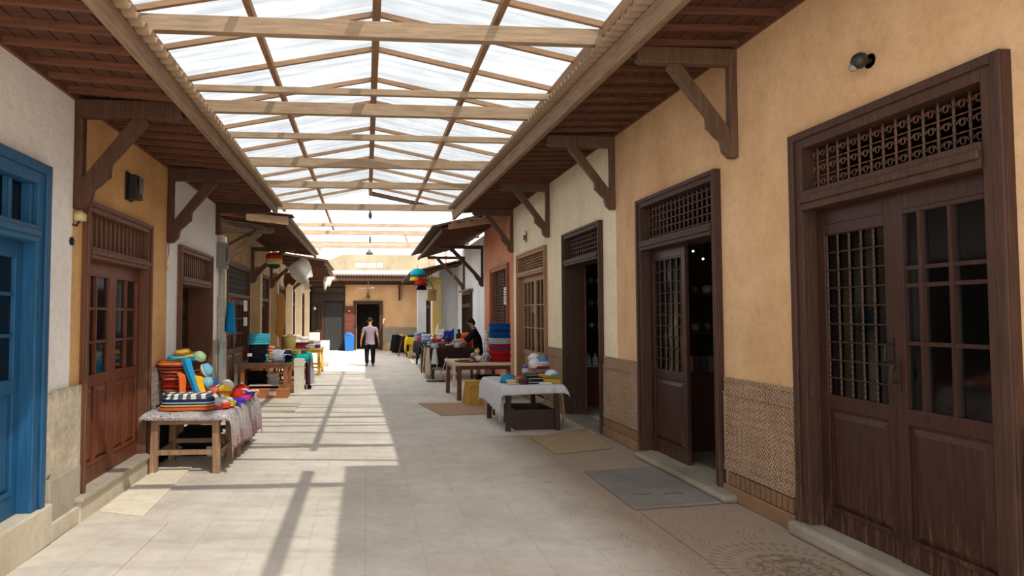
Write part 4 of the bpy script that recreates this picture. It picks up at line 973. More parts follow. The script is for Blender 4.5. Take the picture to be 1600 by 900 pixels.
# blue and turquoise scarves draped at the right of the stack
def drape(name, lab, x, y, z0, z1, w, mat, lean=.08, seed=0, rz=0):
    b = MB(); n = 9; pts = []; rs = []
    L = z1-z0
    b.grid(lambda u, v: ((w*.5*(.75+.5*v))*math.cos(2*PI*u)*(1+.12*math.sin(6*PI*u+seed))+lean*(1-v)+.02*math.sin(4*v+seed),
                         .035*math.sin(2*PI*u)*(1+.3*math.sin(8*PI*u+seed))-.1*(1-v)**1.5, L*(v-1)+.02*math.cos(2*PI*u+seed)), 26, 8)
    b.f.append(tuple(range(26))); b.mi.append(0); b.f.append(tuple(range(27*8, 27*8+26))); b.mi.append(0)
    o = b.build(name, mat, smooth=True); o.location = (x, y, z1); o.rotation_euler = (0, 0, rz); return tag(o, lab, 'scarf')
drape('draped_scarf', 'bright blue scarf hanging down the front of the leaning stack', -2.02, 7.46, .72, 1.2, .085, cloth((40, 150, 200)), .14, 1)
drape('draped_scarf', 'yellow scarf hanging beside the blue scarf on the leaning stack', -1.9, 7.46, .7, 1.0, .1, cloth((232, 176, 40)), .12, 2)
drape('draped_scarf', 'orange and red scarf hanging at the left of the blue scarf', -2.1, 7.46, .74, 1.04, .08, cloth((228, 110, 50)), .1, 4)
garment('turquoise folded shawl lying across the leaning stack', (-2.1, 7.7, ztop), .4, .36, .06, cloth((40, 160, 200)), R(8), 44, 2, name='folded_shawl', cat='shawl')
brimhat('yellow straw hat on top of the leaning stack', (-2.12, 7.66, ztop+.055), .17, (206, 164, 70), (R(8), R(-6)))
beanie('pale green knitted hat beside the straw hat', (-1.93, 7.62, ztop+.03), .07, (170, 196, 150), None, 0, (R(20), R(30)), False, seed=2)
beanie('light blue knitted hat on the right flank of the leaning stack', (-1.86, 7.6, ztop-.12), .08, (120, 190, 214), (226, 200, 170), 0, (R(10), R(60)), False, seed=3)
beanie('pale blue knitted hat low on the right flank of the leaning stack', (-1.85, 7.6, ztop-.25), .075, (140, 196, 216), None, 0, (R(0), R(70)), False, seed=6)
brimhat('round turquoise hat at the foot of the leaning stack', (-2.14, 7.42, zt+.02), .11, (30, 160, 200), (R(60), 0), 0, .2)
# pile of colourful hats
random.seed(11)
pile = [(-1.78, 7.6, (236, 228, 220), (226, 60, 50), 'white and red'), (-1.66, 7.75, (240, 200, 60), (230, 90, 60), 'yellow with orange brim'), (-1.8, 7.85, (230, 120, 110), (240, 236, 226), 'salmon with white brim'),
        (-1.62, 7.55, (238, 216, 90), (240, 236, 220), 'pale yellow'), (-1.7, 8.05, (236, 232, 226), (120, 60, 50), 'white with brown brim'), (-1.56, 7.9, (190, 50, 36), (240, 236, 226), 'dark red'),
        (-1.9, 8.0, (226, 120, 60), (240, 220, 90), 'orange with yellow brim'), (-1.58, 8.2, (226, 70, 40), (236, 120, 60), 'orange red'), (-1.75, 8.3, (240, 234, 230), (240, 180, 60), 'cream'),
        (-1.6, 8.45, (210, 50, 44), (240, 240, 236), 'red with white pompom'), (-1.8, 8.5, (230, 90, 50), (230, 90, 50), 'bright orange'), (-1.95, 8.35, (60, 90, 150), (230, 230, 230), 'denim blue')]
for i, (x, y, c1, c2, nm) in enumerate(pile):
    beanie('%s knitted hat, colourful pile on the nearest left table' % nm, (x, y, zt+.015+[.02, .1, .06, .0, .12, .03, .09, .0, .1, .03, .05, .12][i]), .085, c1, c2, random.random()*3, (random.uniform(-.5, .5), random.uniform(-.5, .5)), i % 3 == 0, 'knitted hats piled on the nearest left table', i)
fl = [(-1.56, 7.42, .2, .16, (236, 214, 70), 'yellow', None), (-1.5, 7.62, .2, .14, (66, 60, 190), 'violet blue', None), (-1.47, 7.95, .24, .13, (226, 70, 150), 'magenta', None), (-1.48, 8.25, .24, .16, (50, 66, 180), 'royal blue', (30, 36, 120)),
      (-1.56, 7.3, .14, .1, (226, 74, 34), 'orange red', None), (-1.72, 7.45, .2, .16, (232, 230, 226), 'white', (90, 96, 130)), (-1.5, 8.5, .22, .16, (234, 100, 50), 'orange', (240, 230, 200)), (-1.62, 7.62, .18, .14, (44, 74, 130), 'navy', (220, 220, 220))]
for i, (x, y, w, d, c, nm, c2) in enumerate(fl):
    garment('%s crumpled knitted scarf on the nearest left table' % nm, (x, y, zt+.01), w, d, .05, cloth(c, c2=c2), R(30*i), i+60, 2, name='knitted_scarf', cat='scarf', group='crumpled scarves among the hats')
# things under the table
garment('black cloth bundle on the floor under the nearest left table', (-2.05, 8.2, .0), .5, .5, .3, cloth((34, 30, 32)), 0, 80, 3, name='cloth_bundle', cat='bundle')
boxthing('shoe_box', 'small white box under the nearest left table', (-1.8, 8.0, 0), .2, .14, .12, plain((214, 210, 200), .7), 'box')
t = thing('black_cloth_screen', 'black cloth hanging between the wall and the nearest left table', 'cloth', (-2.36, 7.5, 0))
b = MB(); b.grid(lambda u, v: (.02*math.sin(u*20), .6*u, .68*v), 24, 6); b.build('cloth', cloth((34, 28, 28)), t, smooth=True, solid=.01)

# ------------------------------------------------------------------ middle left stall
WT2 = wood((136, 84, 48), (176, 116, 70), 'z', .5, key='_orange_table')
table('orange brown wooden table with grey top, middle left stall', (-2.08, 13.3, 0), 0, 1.0, .9, .72, WT2, top_mat=plain((120, 110, 104), .5), leg=.08)
o = MB().box(-.03, .03, -.02, .02, 0, .7).build('metal_post', METAL); o.location = (-2.62, 13.25, 0); tag(o, 'thin grey metal post at the left of the orange brown table', 'post')
boxthing('cardboard_box', 'brown cardboard box with white label on the paving under the orange brown table', (-1.9, 13.5, 0), .62, .36, .2, cloth((190, 122, 80)), 'box', lid=cloth((200, 134, 92)), label_=(236, 232, 226))
boxthing('cardboard_box', 'flat pink and white box lying on the brown cardboard box', (-2.08, 13.5, .2), .6, .3, .06, plain((220, 190, 176), .7), 'box')
boxthing('white_box', 'tall white box standing right of the orange brown table', (-1.46, 14.3, 0), .2, .3, .74, plain((232, 226, 204), .7), 'box')
garment('white cloth bundle under the orange brown table', (-1.98, 13.95, .2), .24, .2, .26, cloth((226, 222, 214)), 0, 90, 3, name='cloth_bundle', cat='bundle')
garment('dark cloth bundle behind the cardboard box', (-2.3, 13.9, .2), .4, .3, .3, cloth((30, 26, 26)), 0, 92, 3, name='cloth_bundle', cat='bundle')
z = .72
for i in range(6):
    garment('black folded jeans, %s of the black stack, orange brown table' % ordn(i, 6), (-2.26+.008*(i % 2), 13.6, z), .34, .36, .062, cloth((34, 34, 38)), R(2*i), 100+i, 2, name='folded_jeans', cat='jeans', group='black folded clothes on the orange brown table'); z += .061
o = MB().box(-.05, .05, -.006, 0, -.03, .03).build('price_tag', nt_); o.location = (-2.38, 13.41, .88); tag(o, 'small white tag on the black stack', 'tag')
for i in range(2):
    garment('%s turquoise folded cloth on top of the black stack' % ('upper' if i else 'lower'), (-2.22, 13.6, z), .44, .36, .11, cloth((60, 170, 196), c2=(90, 196, 214), stripes=('Z', 9, 3.)), R(4), 110+i, 3, name='folded_towel', cat='towel'); z += .11
for i in range(6):
    garment('tan slipper, %s of the slippers stacked beside the black jeans' % ordn(i, 6), (-1.98+.02*(i % 2), 13.62, .72+.055*i), .14, .26, .05, cloth((222, 170-6*i, 112)), R(12*(i % 2)), 120+i, 1, name='slipper', cat='slipper', group='stack of tan slippers')
t = thing('rucksack', 'light grey patterned rucksack on the orange brown table', 'bag', (-1.84, 13.55, .72))
b = MB(); b.blob((0, 0, .13), (.15, .1, .14), .8, 16, 9, .1, 3); b.build('bag_body', cloth((186, 186, 190), c2=(150, 148, 156)), t, smooth=True)
b = MB(); b.tube([(-.04, 0, .26), (-.02, 0, .3), (.02, 0, .3), (.04, 0, .26)], .01, 6); b.build('handle', cloth((70, 70, 76)), t, smooth=True)
cap('navy and white cap on the orange brown table', (-1.64, 13.6, .86), .11, (36, 52, 110), (236, 236, 240), R(10))
garment('black pouch under the navy cap', (-1.62, 13.62, .72), .16, .16, .13, cloth((30, 28, 32)), 0, 130, 2, name='pouch', cat='pouch')
table('plain wooden table hidden under the turquoise cloth', (-1.83, 14.7, 0), 0, .9, 1.3, .78, WT2, leg=.06)
tablecloth('bright turquoise cloth on the second table of the middle left stall', (-1.83, 14.7, 0), 0, .92, 1.3, .785, cloth((30, 178, 170)), front=.14, left=.02, right=.12, back=.02, wave=.03, seed=2)
for i, (x, y, c, nm) in enumerate(((-1.95, 14.9, (230, 226, 220), 'white'), (-1.75, 15.0, (60, 60, 70), 'dark grey'), (-1.6, 14.9, (236, 200, 120), 'straw yellow'), (-1.5, 15.2, (170, 120, 140), 'mauve'), (-1.85, 15.35, (240, 220, 150), 'pale yellow'), (-2.1, 15.1, (236, 190, 90), 'golden'))):
    garment('%s soft bag lying on the turquoise cloth' % nm, (x, y, .8), .2, .18, .09, cloth(c), R(20*i), 140+i, 2, name='soft_bag', cat='bag')
t = thing('coat', 'light grey garment hanging from the side of the turquoise clothed table', 'garment', (-1.3, 15.4, 0))
b = MB(); b.grid(lambda u, v: ((.03+.05*(1-v))*math.sin(2*PI*u)+.02*math.sin(8*PI*u), .16*math.cos(2*PI*u), .08+.6*v), 24, 8); b.build('cloth', cloth((176, 174, 172)), t, smooth=True)
t = thing('coat', 'dark maroon garment hanging beside the tall white box', 'garment', (-1.33, 14.98, 0))
b = MB(); b.grid(lambda u, v: ((.03+.03*(1-v))*math.sin(2*PI*u), .09*math.cos(2*PI*u), .1+.58*v), 20, 8); b.build('cloth', cloth((80, 44, 54)), t, smooth=True)
for i in range(2):
    t = thing('black_shoe', '%s black shoe standing beside the grey garment' % ('left' if i == 0 else 'right'), 'shoe', (-1.42+.12*i, 15.0, 0), R(10))
    b = MB(); b.blob((0, 0, .045), (.045, .12, .045), .8, 14, 7, .05, i); b.build('upper', cloth((26, 24, 24)), t, smooth=True); MB().box(-.04, .04, -.11, .11, 0, .012).build('sole', plain((50, 46, 42), .7), t)
# basket
t = thing('straw_basket', 'tall round straw basket behind the turquoise clothed table', 'basket', (-1.95, 16.6, .78))
MB().lathe([(.13, 0), (.15, .02), (.165, .36), (.17, .38), (.15, .38), (.14, .04)], 22).build('woven_body', cloth((206, 180, 112), c2=(180, 150, 90), stripes=('Z', 16, .5)), t, smooth=True)
b = MB(); b.tube([(.165*math.cos(u), .165*math.sin(u), .385) for u in [j*PI/12 for j in range(25)]], .014, 6); b.build('rim', cloth((226, 204, 140)), t, smooth=True)
for i in range(3): b = MB(); b.blob((.06*math.cos(i*2), .06*math.sin(i*2), .38), (.05, .06, .04), 1, 10, 6, .2, i); b.build('contents', cloth((90, 70, 60)), t, smooth=True)
table('small table under the straw basket', (-1.95, 16.35, 0), 0, .6, .6, .78, WT2, leg=.05)
WY = wood((206, 158, 50), (232, 188, 80), 'z', .5, key='_yellow_paint')
table('yellow painted wooden table farther along the left side', (-1.75, 18.15, 0), 0, 1.0, 1.5, .75, WY, leg=.08)
for i, (x, y, w, d, h, c, nm) in enumerate(((-2.0, 18.5, .3, .3, .2, (236, 232, 230), 'white'), (-1.8, 18.4, .4, .3, .16, (140, 56, 50), 'brick red'), (-1.6, 18.4, .3, .24, .1, (240, 236, 234), 'bright white'), (-1.42, 18.5, .22, .22, .08, (90, 60, 140), 'purple'),
                                            (-1.5, 18.9, .3, .3, .2, (232, 220, 214), 'pale pink'), (-1.85, 19.0, .3, .3, .3, (238, 232, 226), 'cream'), (-2.05, 18.9, .3, .3, .36, (226, 216, 210), 'light grey'))):
    garment('%s folded garment on the yellow left table' % nm, (x, y, .76), w, d, h, cloth(c), R(9*i), 160+i, 3)
for i in range(2): garment('%s bundle under the yellow left table' % ('cream' if i else 'dark brown'), (-1.65-.3*i, 18.6, 0), .3, .3, .32, cloth((196, 180, 150) if i else (80, 56, 46)), 0, 170+i, 3, name='cloth_bundle', cat='bundle')
boxthing('white_box', 'tall white box at the far end of the left stalls', (-1.36, 21.6, 0), .26, .5, .84, plain((236, 232, 222), .7), 'box')
boxthing('white_box', 'second white box standing behind the tall white box', (-1.68, 21.2, .0), .3, .4, 1.12, plain((232, 226, 214), .7), 'box')
# hanging striped ball
t = thing('hanging_pouffe', 'red yellow and green knitted ball hanging under the middle left roof', 'ornament', (-2.16, 15.2, 3.02))
for k, (c, z0, nm) in enumerate((((196, 50, 36), .04, 'red_top'), ((222, 190, 130), -.06, 'cream_band'), ((40, 70, 60), -.14, 'green_bottom'))):
    b = MB(); r = [.19, .2, .14][k]; b.blob((0, 0, z0), (r, r, .1), .8, 18, 7); b.build('knit_panel', cloth(c), t, smooth=True)
MB().tube([(0, 0, .1), (0, 0, .36)], .008, 5).build('cord', CORD, t)
# blue bin
t = thing('waste_bin', 'bright blue plastic waste bin at the far end wall', 'bin', (-.78, 30.45, 0))
MB().hexa([(-.2, -.2, 0), (.2, -.2, 0), (.2, .2, 0), (-.2, .2, 0), (-.23, -.22, .72), (.23, -.22, .72), (.23, .22, .72), (-.23, .22, .72)]).build('bin_body', plain((20, 110, 190), .4), t, bevel=.02)
MB().hexa([(-.24, -.23, .72), (.24, -.23, .72), (.24, .23, .72), (-.24, .23, .72), (-.17, -.2, .86), (.02, -.2, .86), (.02, .2, .9), (-.17, .2, .9)]).build('lid', plain((16, 92, 168), .4), t, bevel=.02)
# end wall fan / lamp
t = thing('wall_fan', 'white ceiling fan blade assembly under the far end roof', 'fan', (.1, 30.3, 2.98)); MB().tube([(0, 0, 0), (0, 0, .36)], .02, 6).build('rod', METAL, t)
for k in range(3): MB().box(.05, .5, -.05, .05, -.03, -.015).build('blade', plain((226, 220, 210), .5), t, rot=(R(8), 0, R(175+120*k)))
b = MB(); b.blob((0, 0, -.02), (.09, .09, .05)); b.build('motor', METAL, t, smooth=True)
t = thing('wall_lamp', 'old brass wall lamp above the far doorway', 'lamp', (.08, 30.95, 2.62)); MB().lathe([(.12, -.1), (.05, .05), (.02, .1)], 12, (0, -.15, 0)).build('lamp_shade', plain((120, 96, 50), .4, .6), t, smooth=True); MB().tube([(0, -.15, .1), (0, -.08, .2), (0, 0, .16)], .015, 6).build('arm', IRON, t)

# ------------------------------------------------------------------ right stalls
WD = wood((52, 34, 26), (80, 54, 42), 'z', .55, key='_stall_dark')
RZ = R(2)
table('dark wooden table under the white cloth, nearest right stall', (2.45, 9.25, 0), RZ, .86, 1.35, .66, WD, leg=.07, st=False)
tablecloth('white cloth draped over the nearest right stall table', (2.45, 9.25, 0), RZ, .88, 1.35, .665, cloth((216, 216, 220)), front=.13, left=.38, right=.1, back=.05, wave=.03, seed=4)
t = thing('wooden_crate', 'dark open wooden crate frame on the paving under the white clothed table', 'crate', (2.5, 9.38, 0), RZ)
b = MB(); b.box(-.3, .3, 0, .03, 0, .3); b.box(-.3, .3, .67, .7, 0, .3); b.box(-.3, -.27, .03, .67, 0, .3); b.box(.27, .3, .03, .67, 0, .3); b.build('crate_walls', WD, t, bevel=.004); MB().box(-.27, .27, .03, .67, 0, .03).build('base_board', WD, t)
for i, (x, y) in enumerate(((2.9, 9.95), (2.18, 10.95))):
    o = MB().beam((0, 0, 0), (-.05, 0, .64), .035, .035).build('support_pole', W_RAFT if i == 0 else W_BRK); o.location = (3.02, 9.62, 0) if i == 0 else (2.17, 10.8, 0); tag(o, ['pale slanted pole at the right of the white clothed table', 'dark pole behind the hanging corner of the white cloth'][i], 'pole')
def onR1(x, y, z=.68): c, s_ = math.cos(RZ), math.sin(RZ); return (2.45+x*c-y*s_, 9.25+x*s_+y*c, z)
beanie('turquoise and lime knitted hat at the left corner of the white clothed table', onR1(-.3, .35), .11, (40, 150, 190), (40, 120, 170), 0, (0, 0), True, seed=1)
for i, (x, y, w, c, nm) in enumerate(((-.3, .12, .15, (214, 190, 160), 'beige'), (-.2, .35, .16, (226, 180, 90), 'yellow'), (-.12, .1, .16, (96, 60, 60), 'maroon'), (-.1, .45, .18, (214, 110, 84), 'coral'), (-.02, .3, .18, (206, 176, 150), 'tan'),
                                      (-.2, .75, .2, (224, 130, 120), 'pink'), (-.02, .7, .2, (196, 80, 60), 'rust'), (-.05, .18, .12, (80, 150, 190), 'light blue'), (.12, .6, .2, (210, 60, 50), 'red'))):
    garment('%s knitted slipper on the white clothed right table' % nm, onR1(x, y, .675), w, w*.75, .07+.012*(i % 3), cloth(c), R(30*i), 200+i, 2, name='knitted_slipper', cat='slipper')
BLK = plain((30, 28, 28), .35)
for i in range(3):
    t = thing('wallet_box', 'black box with white stripe, %s of three on the white cloth' % ['lowest', 'middle', 'topmost'][i], 'box', onR1(.06-.03*(i == 2), .12+.03*i, .68+.05*i), RZ)
    w = .26 if i < 2 else .2; MB().box(-w/2, w/2, 0, .18, 0, .046).build('case', BLK, t, bevel=.005); MB().box(-w/2+.02, w/2, -.003, 0, .02, .025).build('stripe', plain((220, 220, 214), .6), t)
t = thing('spray_bottle', 'grey white bottle with purple cap on the white clothed table', 'bottle', onR1(.1, .78, .68)); MB().lathe([(.05, 0), (.055, .02), (.055, .15), (.03, .18)], 16).build('bottle_body', plain((190, 196, 206), .4), t, smooth=True); MB().lathe([(.034, .18), (.034, .22), (.02, .235)], 14).build('cap', plain((96, 90, 180), .4), t, smooth=True)
YEL = plain((206, 164, 36), .6)
for i, (x, y, z, w) in enumerate(((.22, .35, .68, .2), (.36, .25, .68, .26), (.3, .38, .74, .3), (.24, .9, .68, .22))):
    boxthing('yellow_box', ['small yellow box behind the black boxes', 'yellow box at the right front corner of the white clothed table', 'long yellow box lying on the other yellow boxes', 'yellow box beside the spray bottle'][i], onR1(x if i != 1 else .33, y, z), w, .18 if i != 2 else .14, .06 if i < 3 else .11, YEL, 'box', RZ)
MB_ = MB().box(-.09, .09, -.03, .03, 0, .02).build('white_packet', nt_); MB_.location = onR1(.2, .1, .68); tag(MB_, 'flat white packet in front of the yellow boxes', 'packet')
z = .68
for i, (c, c2, nm, h) in enumerate((((190, 40, 40), None, 'red', .06), ((176, 34, 38), None, 'dark red', .06), ((60, 70, 84), (210, 210, 210), 'grey striped', .05), ((200, 50, 46), (40, 40, 50), 'red and black striped', .05), ((214, 214, 220), None, 'light grey', .06))):
    mt = cloth(c, c2=c2, stripes=('Z', 16, 1.)) if c2 else cloth(c)
    garment('%s folded cloth, %s of the tower on white cloth' % (nm, ordn(i, 5)), onR1(.34+.0*i, .75, z), .24, .22, h, mt, RZ+R(5*i), 230+i, 2, group='folded cloths of the small red tower'); z += h*.97
beanie('white knitted hat at the left of the tower top', onR1(.24, .72, z-.04), .09, (224, 224, 228), None, 0, (R(20), R(-30)), False, seed=3)
beanie('blue and white knitted hat on the tower top', onR1(.36, .74, z), .095, (110, 140, 180), (226, 226, 230), 0, (R(10), 0), False, seed=4)
beanie('white knitted hat at the back of the tower top', onR1(.28, .88, z+.02), .1, (230, 230, 232), None, 0, (R(-20), R(10)), False, seed=5)
cap('white cap with turquoise visor beside the yellow boxes', onR1(.36, .28, .79), .1, (224, 226, 230), (40, 170, 210), R(20))
# second right table
t = table('brown wooden table with pale cream top, second right stall', (2.36, 12.65, 0), R(3), 1.14, 1.4, .74, W_BROWN, top_mat=plaster((222, 204, 172), (206, 186, 152), '_cream_top', b=.1), leg=.08, st=False, top_th=.05)
o = MB().box(-.008, .012, 0, .3, 0, .44).build('cloth_flap', cloth((214, 200, 172))); o.location = (1.765, 12.7, .26); tag(o, 'cream panel hanging from the left edge of the cream topped table', 'panel')
z = .74; tw = [((180, 34, 44), 'red'), ((188, 38, 46), 'bright red'), ((176, 30, 40), 'deep red'), ((200, 44, 50), 'scarlet'), ((110, 70, 110), 'purple grey'), ((170, 36, 70), 'crimson'), ((196, 200, 206), 'white'), ((200, 204, 210), 'pale grey'), ((30, 84, 150), 'blue'), ((34, 90, 160), 'mid blue'), ((24, 70, 136), 'dark blue'), ((36, 96, 170), 'bright blue'), ((28, 80, 150), 'deep blue')]
for i, (c, nm) in enumerate(tw):
    lb = ordn(i, 13) if i < 10 or i > 10 else 'third from the top'
    garment('%s folded towel, %s of the tall blue-red stack' % (nm, lb), (2.74+.004*(i % 3), 13.05, z), .42, .36, .061, cloth(c), R(2*(i % 3)), 250+i, 2, name='folded_towel', cat='towel', group='towels of the tall blue and red stack'); z += .0605
t = thing('serving_tray', 'oval tray of small trinkets on the cream topped table', 'tray', (2.06, 12.95, .742))
MB().lathe([(.24, 0), (.26, .012), (.27, .03), (.25, .03), (.235, .012)], 26, sy=.8).build('tray', plain((110, 90, 76), .5), t, smooth=True)
random.seed(8)
tr = MB()
for k in range(60): a = random.random()*6.28; q = .2*math.sqrt(random.random()); tr.cur = k % 4; tr.blob((q*math.cos(a), q*.8*math.sin(a), .03), (.025, .018, .02), 1, 6, 4, .2, k)
tr.build('trinkets', [cloth((150, 60, 50)), cloth((70, 70, 90)), cloth((200, 180, 140)), cloth((90, 110, 80))], t, smooth=True)['kind'] = 'stuff'
for i, (x, y, c1, c2, nm, lie) in enumerate(((2.3, 13.2, (226, 190, 110), (230, 200, 130), 'yellow', False), (2.42, 12.98, (206, 204, 206), (230, 226, 224), 'grey and white', True), (2.2, 13.05, (200, 110, 90), (224, 196, 170), 'rust and cream', True),
        (2.5, 13.3, (224, 222, 222), (224, 190, 180), 'white', False), (2.5, 12.95, (120, 120, 150), (220, 216, 214), 'violet grey', True), (2.35, 13.45, (190, 150, 120), (230, 220, 210), 'tan', False), (2.32, 12.86, (230, 226, 224), (150, 150, 170), 'white and lilac', True), (2.62, 13.35, (222, 224, 230), (214, 180, 170), 'pale blue', False))):
    plush('%s stuffed toy on the cream topped table' % nm, (x, y, .745+(.03 if lie else 0)), .088, c1, c2, R(15*i-40), lie)
for i in range(3): plush(['lowest', 'middle', 'topmost'][i]+' white and blue doll of the column left of the towel stack', (2.5, 13.2, .86+.22*i-.1), .065, (60, 100, 170) if i == 0 else (220, 222, 226), (224, 206, 196), R(10*i))
# stool
t = thing('stool', 'mustard yellow wooden stool with slanted sides before the second right table', 'stool', (2.04, 12.1, 0), R(2))
MU = plain((206, 158, 62), .6)
MB().box(-.15, .15, -.13, .13, .43, .455).build('seat', MU, t, bevel=.008)
MB().prism([(-.2, 0), (.2, 0), (.145, .43), (-.145, .43)], -.12, -.1).build('front_panel', MU, t, bevel=.004); MB().prism([(-.2, 0), (.2, 0), (.145, .43), (-.145, .43)], .1, .12).build('back_panel', MU, t, bevel=.004)
b = MB(); b.beam((-.1, -.125, .05), (-.075, -.125, .36), .014, .01); b.beam((.1, -.125, .05), (.075, -.125, .36), .014, .01); b.box(-.075, .075, -.13, -.12, .35, .365); b.build('panel_ridge', plain((176, 130, 46), .6), t)
# under second table
for i, (x, c, nm) in enumerate(((2.5, (24, 22, 24), 'black'), (2.75, (60, 50, 46), 'dark brown'))): garment('%s sack under the cream topped table' % nm, (x, 13.5, 0), .34, .4, .42, cloth(c), 0, 280+i, 3, name='cloth_sack', cat='sack')
boxthing('shoe_box', 'white shoe box under the cream topped table', (2.3, 13.4, 0), .3, .2, .12, nt_, 'box'); 
# third right stall
table('dark table with pale edge, third right stall', (2.3, 16.9, 0), R(4), 1.15, 2.0, .8, WD, top_mat=plain((70, 60, 56), .5), leg=.06, st=False)
tablecloth('dark brown cloth on the third right stall table', (2.3, 16.9, 0), R(4), 1.15, 2.0, .805, cloth((62, 46, 42)), front=.3, left=.05, right=.1, back=.02, wave=.02, seed=7)
for i, (x, y, c, c2, w, h, nm) in enumerate(((1.68, 17.2, (206, 186, 160), (176, 120, 110), .18, .78, 'beige and pink'), (1.66, 17.0, (222, 208, 180), None, .14, .7, 'cream'), (1.8, 16.72, (226, 226, 226), None, .14, .4, 'white'), (1.62, 17.5, (120, 90, 80), (200, 180, 160), .16, .7, 'brown striped'))):
    t = thing('hanging_garment', '%s garment hanging from the alley end of the third right table' % nm, 'garment', (x, y, .82-h))
    b = MB(); b.grid(lambda u, v: ((.02+.03*(1-v))*math.cos(2*PI*u)*2, w*.6*math.sin(2*PI*u)*(1+.2*math.sin(8*PI*u)), h*v), 26, 8)
    b.build('cloth', cloth(c, c2=c2, stripes=('Y', 8, 2.)) if c2 else cloth(c), t, smooth=True)
# folding chair
t = thing('folding_chair', 'folded chrome chair frame lying beside the third right table', 'chair', (1.78, 16.25, 0))
CH = plain((200, 200, 204), .2, .9)
b = MB(); b.tube([(-.25, 0, .02), (-.2, -.15, .02), (.2, -.12, .02), (.25, 0, .02), (.2, .12, .02), (-.2, .12, .02), (-.25, 0, .02)], .012, 6); b.build('base_ring', plain((50, 50, 52), .4, .5), t, smooth=True)
MB().tube([(.05, -.1, .02), (.28, .0, .62)], .01, 6).build('leg', CH, t, smooth=True); MB().tube([(.0, .05, .02), (.2, .1, .36), (-.08, .1, .34)], .01, 6).build('leg', CH, t, smooth=True)
MB().box(-.08, .22, .0, .2, .3, .33).build('seat', plain((120, 110, 104), .5), t, bevel=.01)
# goods on third table
random.seed(21)
GC = [(200, 180, 150), (150, 60, 50), (90, 80, 74), (214, 200, 180), (60, 54, 56), (190, 110, 80), (120, 150, 180), (230, 224, 214), (170, 130, 90)]
GN = ['sand', 'brick red', 'dark grey', 'cream', 'black', 'terracotta', 'pale blue', 'white', 'camel']
k = 0
for iy in range(4):
    for ix in range(5):
        c = GC[(ix*2+iy*3) % 9]; nm = GN[(ix*2+iy*3) % 9]
        x = 1.82+.2*ix+.05*random.random(); y = 17.05+.38*iy+.1*random.random()
        garment('%s pouch, %s row of the third right table, %s' % (nm, ['front', 'second', 'third', 'back'][iy], ['alley edge', 'left of centre', 'centre', 'right of centre', 'wall side'][ix]),
                (x, y, .82), .17, .2, .07+.06*random.random(), cloth(c, c2=GC[(ix+iy) % 9]), random.random()*3, 300+k, 2, name='knitted_pouch', cat='pouch', group='pouches on the third right table'); k += 1
beanie('pale blue ball shaped hat at the front corner of the third right table', (1.84, 16.98, .83), .09, (150, 190, 214), (226, 226, 220), 0, (0, 0), False)
for i, (x, y, h, nm) in enumerate(((2.45, 19.0, .3, 'short'), (2.72, 18.7, .45, 'tall'))):
    t = thing('display_bust', '%s black display bust behind the third right table' % nm, 'bust', (x, y, .83))
    b = MB(); b.lathe([(.07, 0), (.03, .03), (.1, h*.5), (.09, h*.7), (.035, h*.78), (.05, h*.9), (.04, h)], 16, sy=.6); b.build('torso', plain((22, 22, 24), .5), t, smooth=True); MB().lathe([(.08, -.01), (.08, .01)], 14).build('base', BLK, t)
for i, (x, y, w, h, c, nm) in enumerate(((2.86, 18.2, .3, .3, (214, 70, 40), 'orange red'), (2.72, 18.05, .26, .2, (220, 170, 100), 'sandy yellow'), (2.95, 18.5, .3, .36, (226, 120, 60), 'bright orange'), (2.62, 18.35, .2, .12, (200, 60, 40), 'scarlet'))):
    garment('%s folded shawl beside the person in black' % nm, (x, y, .82), w, w, h, cloth(c), R(25*i), 340+i, 3, name='folded_shawl', cat='shawl')
# fourth right stall
table('dark table crowded with goods, fourth right stall', (2.25, 19.6, 0), 0, 1.1, 2.6, .8, WD, leg=.06, st=False)
tablecloth('black cloth on the fourth right stall table', (2.25, 19.6, 0), 0, 1.12, 2.6, .805, cloth((40, 38, 44)), front=.3, left=.4, right=.1, back=.02, wave=.04, seed=9)
fr = [(1.85, 19.9, (210, 210, 220), 'white', .28), (2.0, 20.6, (206, 196, 214), 'lilac', .26), (1.8, 20.5, (190, 50, 60), 'crimson', .14), (2.2, 20.1, (226, 60, 50), 'red', .12), (2.4, 20.3, (226, 224, 220), 'off white', .3), (2.0, 21.4, (60, 60, 80), 'dark blue', .2),
      (2.3, 21.3, (220, 180, 90), 'golden', .24), (1.78, 21.6, (150, 160, 200), 'pale violet', .28), (2.55, 20.9, (226, 200, 160), 'sand', .4), (1.85, 19.75, (70, 140, 190), 'sky blue', .1), (2.6, 20.2, (36, 60, 170), 'royal blue', .36)]
for i, (x, y, c, nm, h) in enumerate(fr): garment('%s bundled garment on the fourth right table' % nm, (x, y, .82), .26, .3, h, cloth(c), R(17*i), 360+i, 3, name='bundled_garment')
t = thing('pointed_hat', 'tall white pointed hat behind the fourth right table', 'hat', (2.45, 21.7, .84)); MB().lathe([(.2, 0), (.14, .03), (.1, .3), (.04, .52), (.005, .6)], 16).build('cone', cloth((226, 220, 206)), t, smooth=True); MB().lathe([(.21, 0), (.2, .03)], 16).build('brim', cloth((206, 196, 176)), t)
t = thing('pennant', 'royal blue triangular cloth standing on the fourth right table', 'cloth', (2.55, 20.0, .95)); MB().prism([(-.22, 0), (.2, -.05), (.2, .32)], -.01, .01).build('cloth', cloth((30, 60, 180)), t); MB().tube([(.2, 0, -.1), (.2, 0, .34)], .01, 6).build('stick', W_RAFT, t)
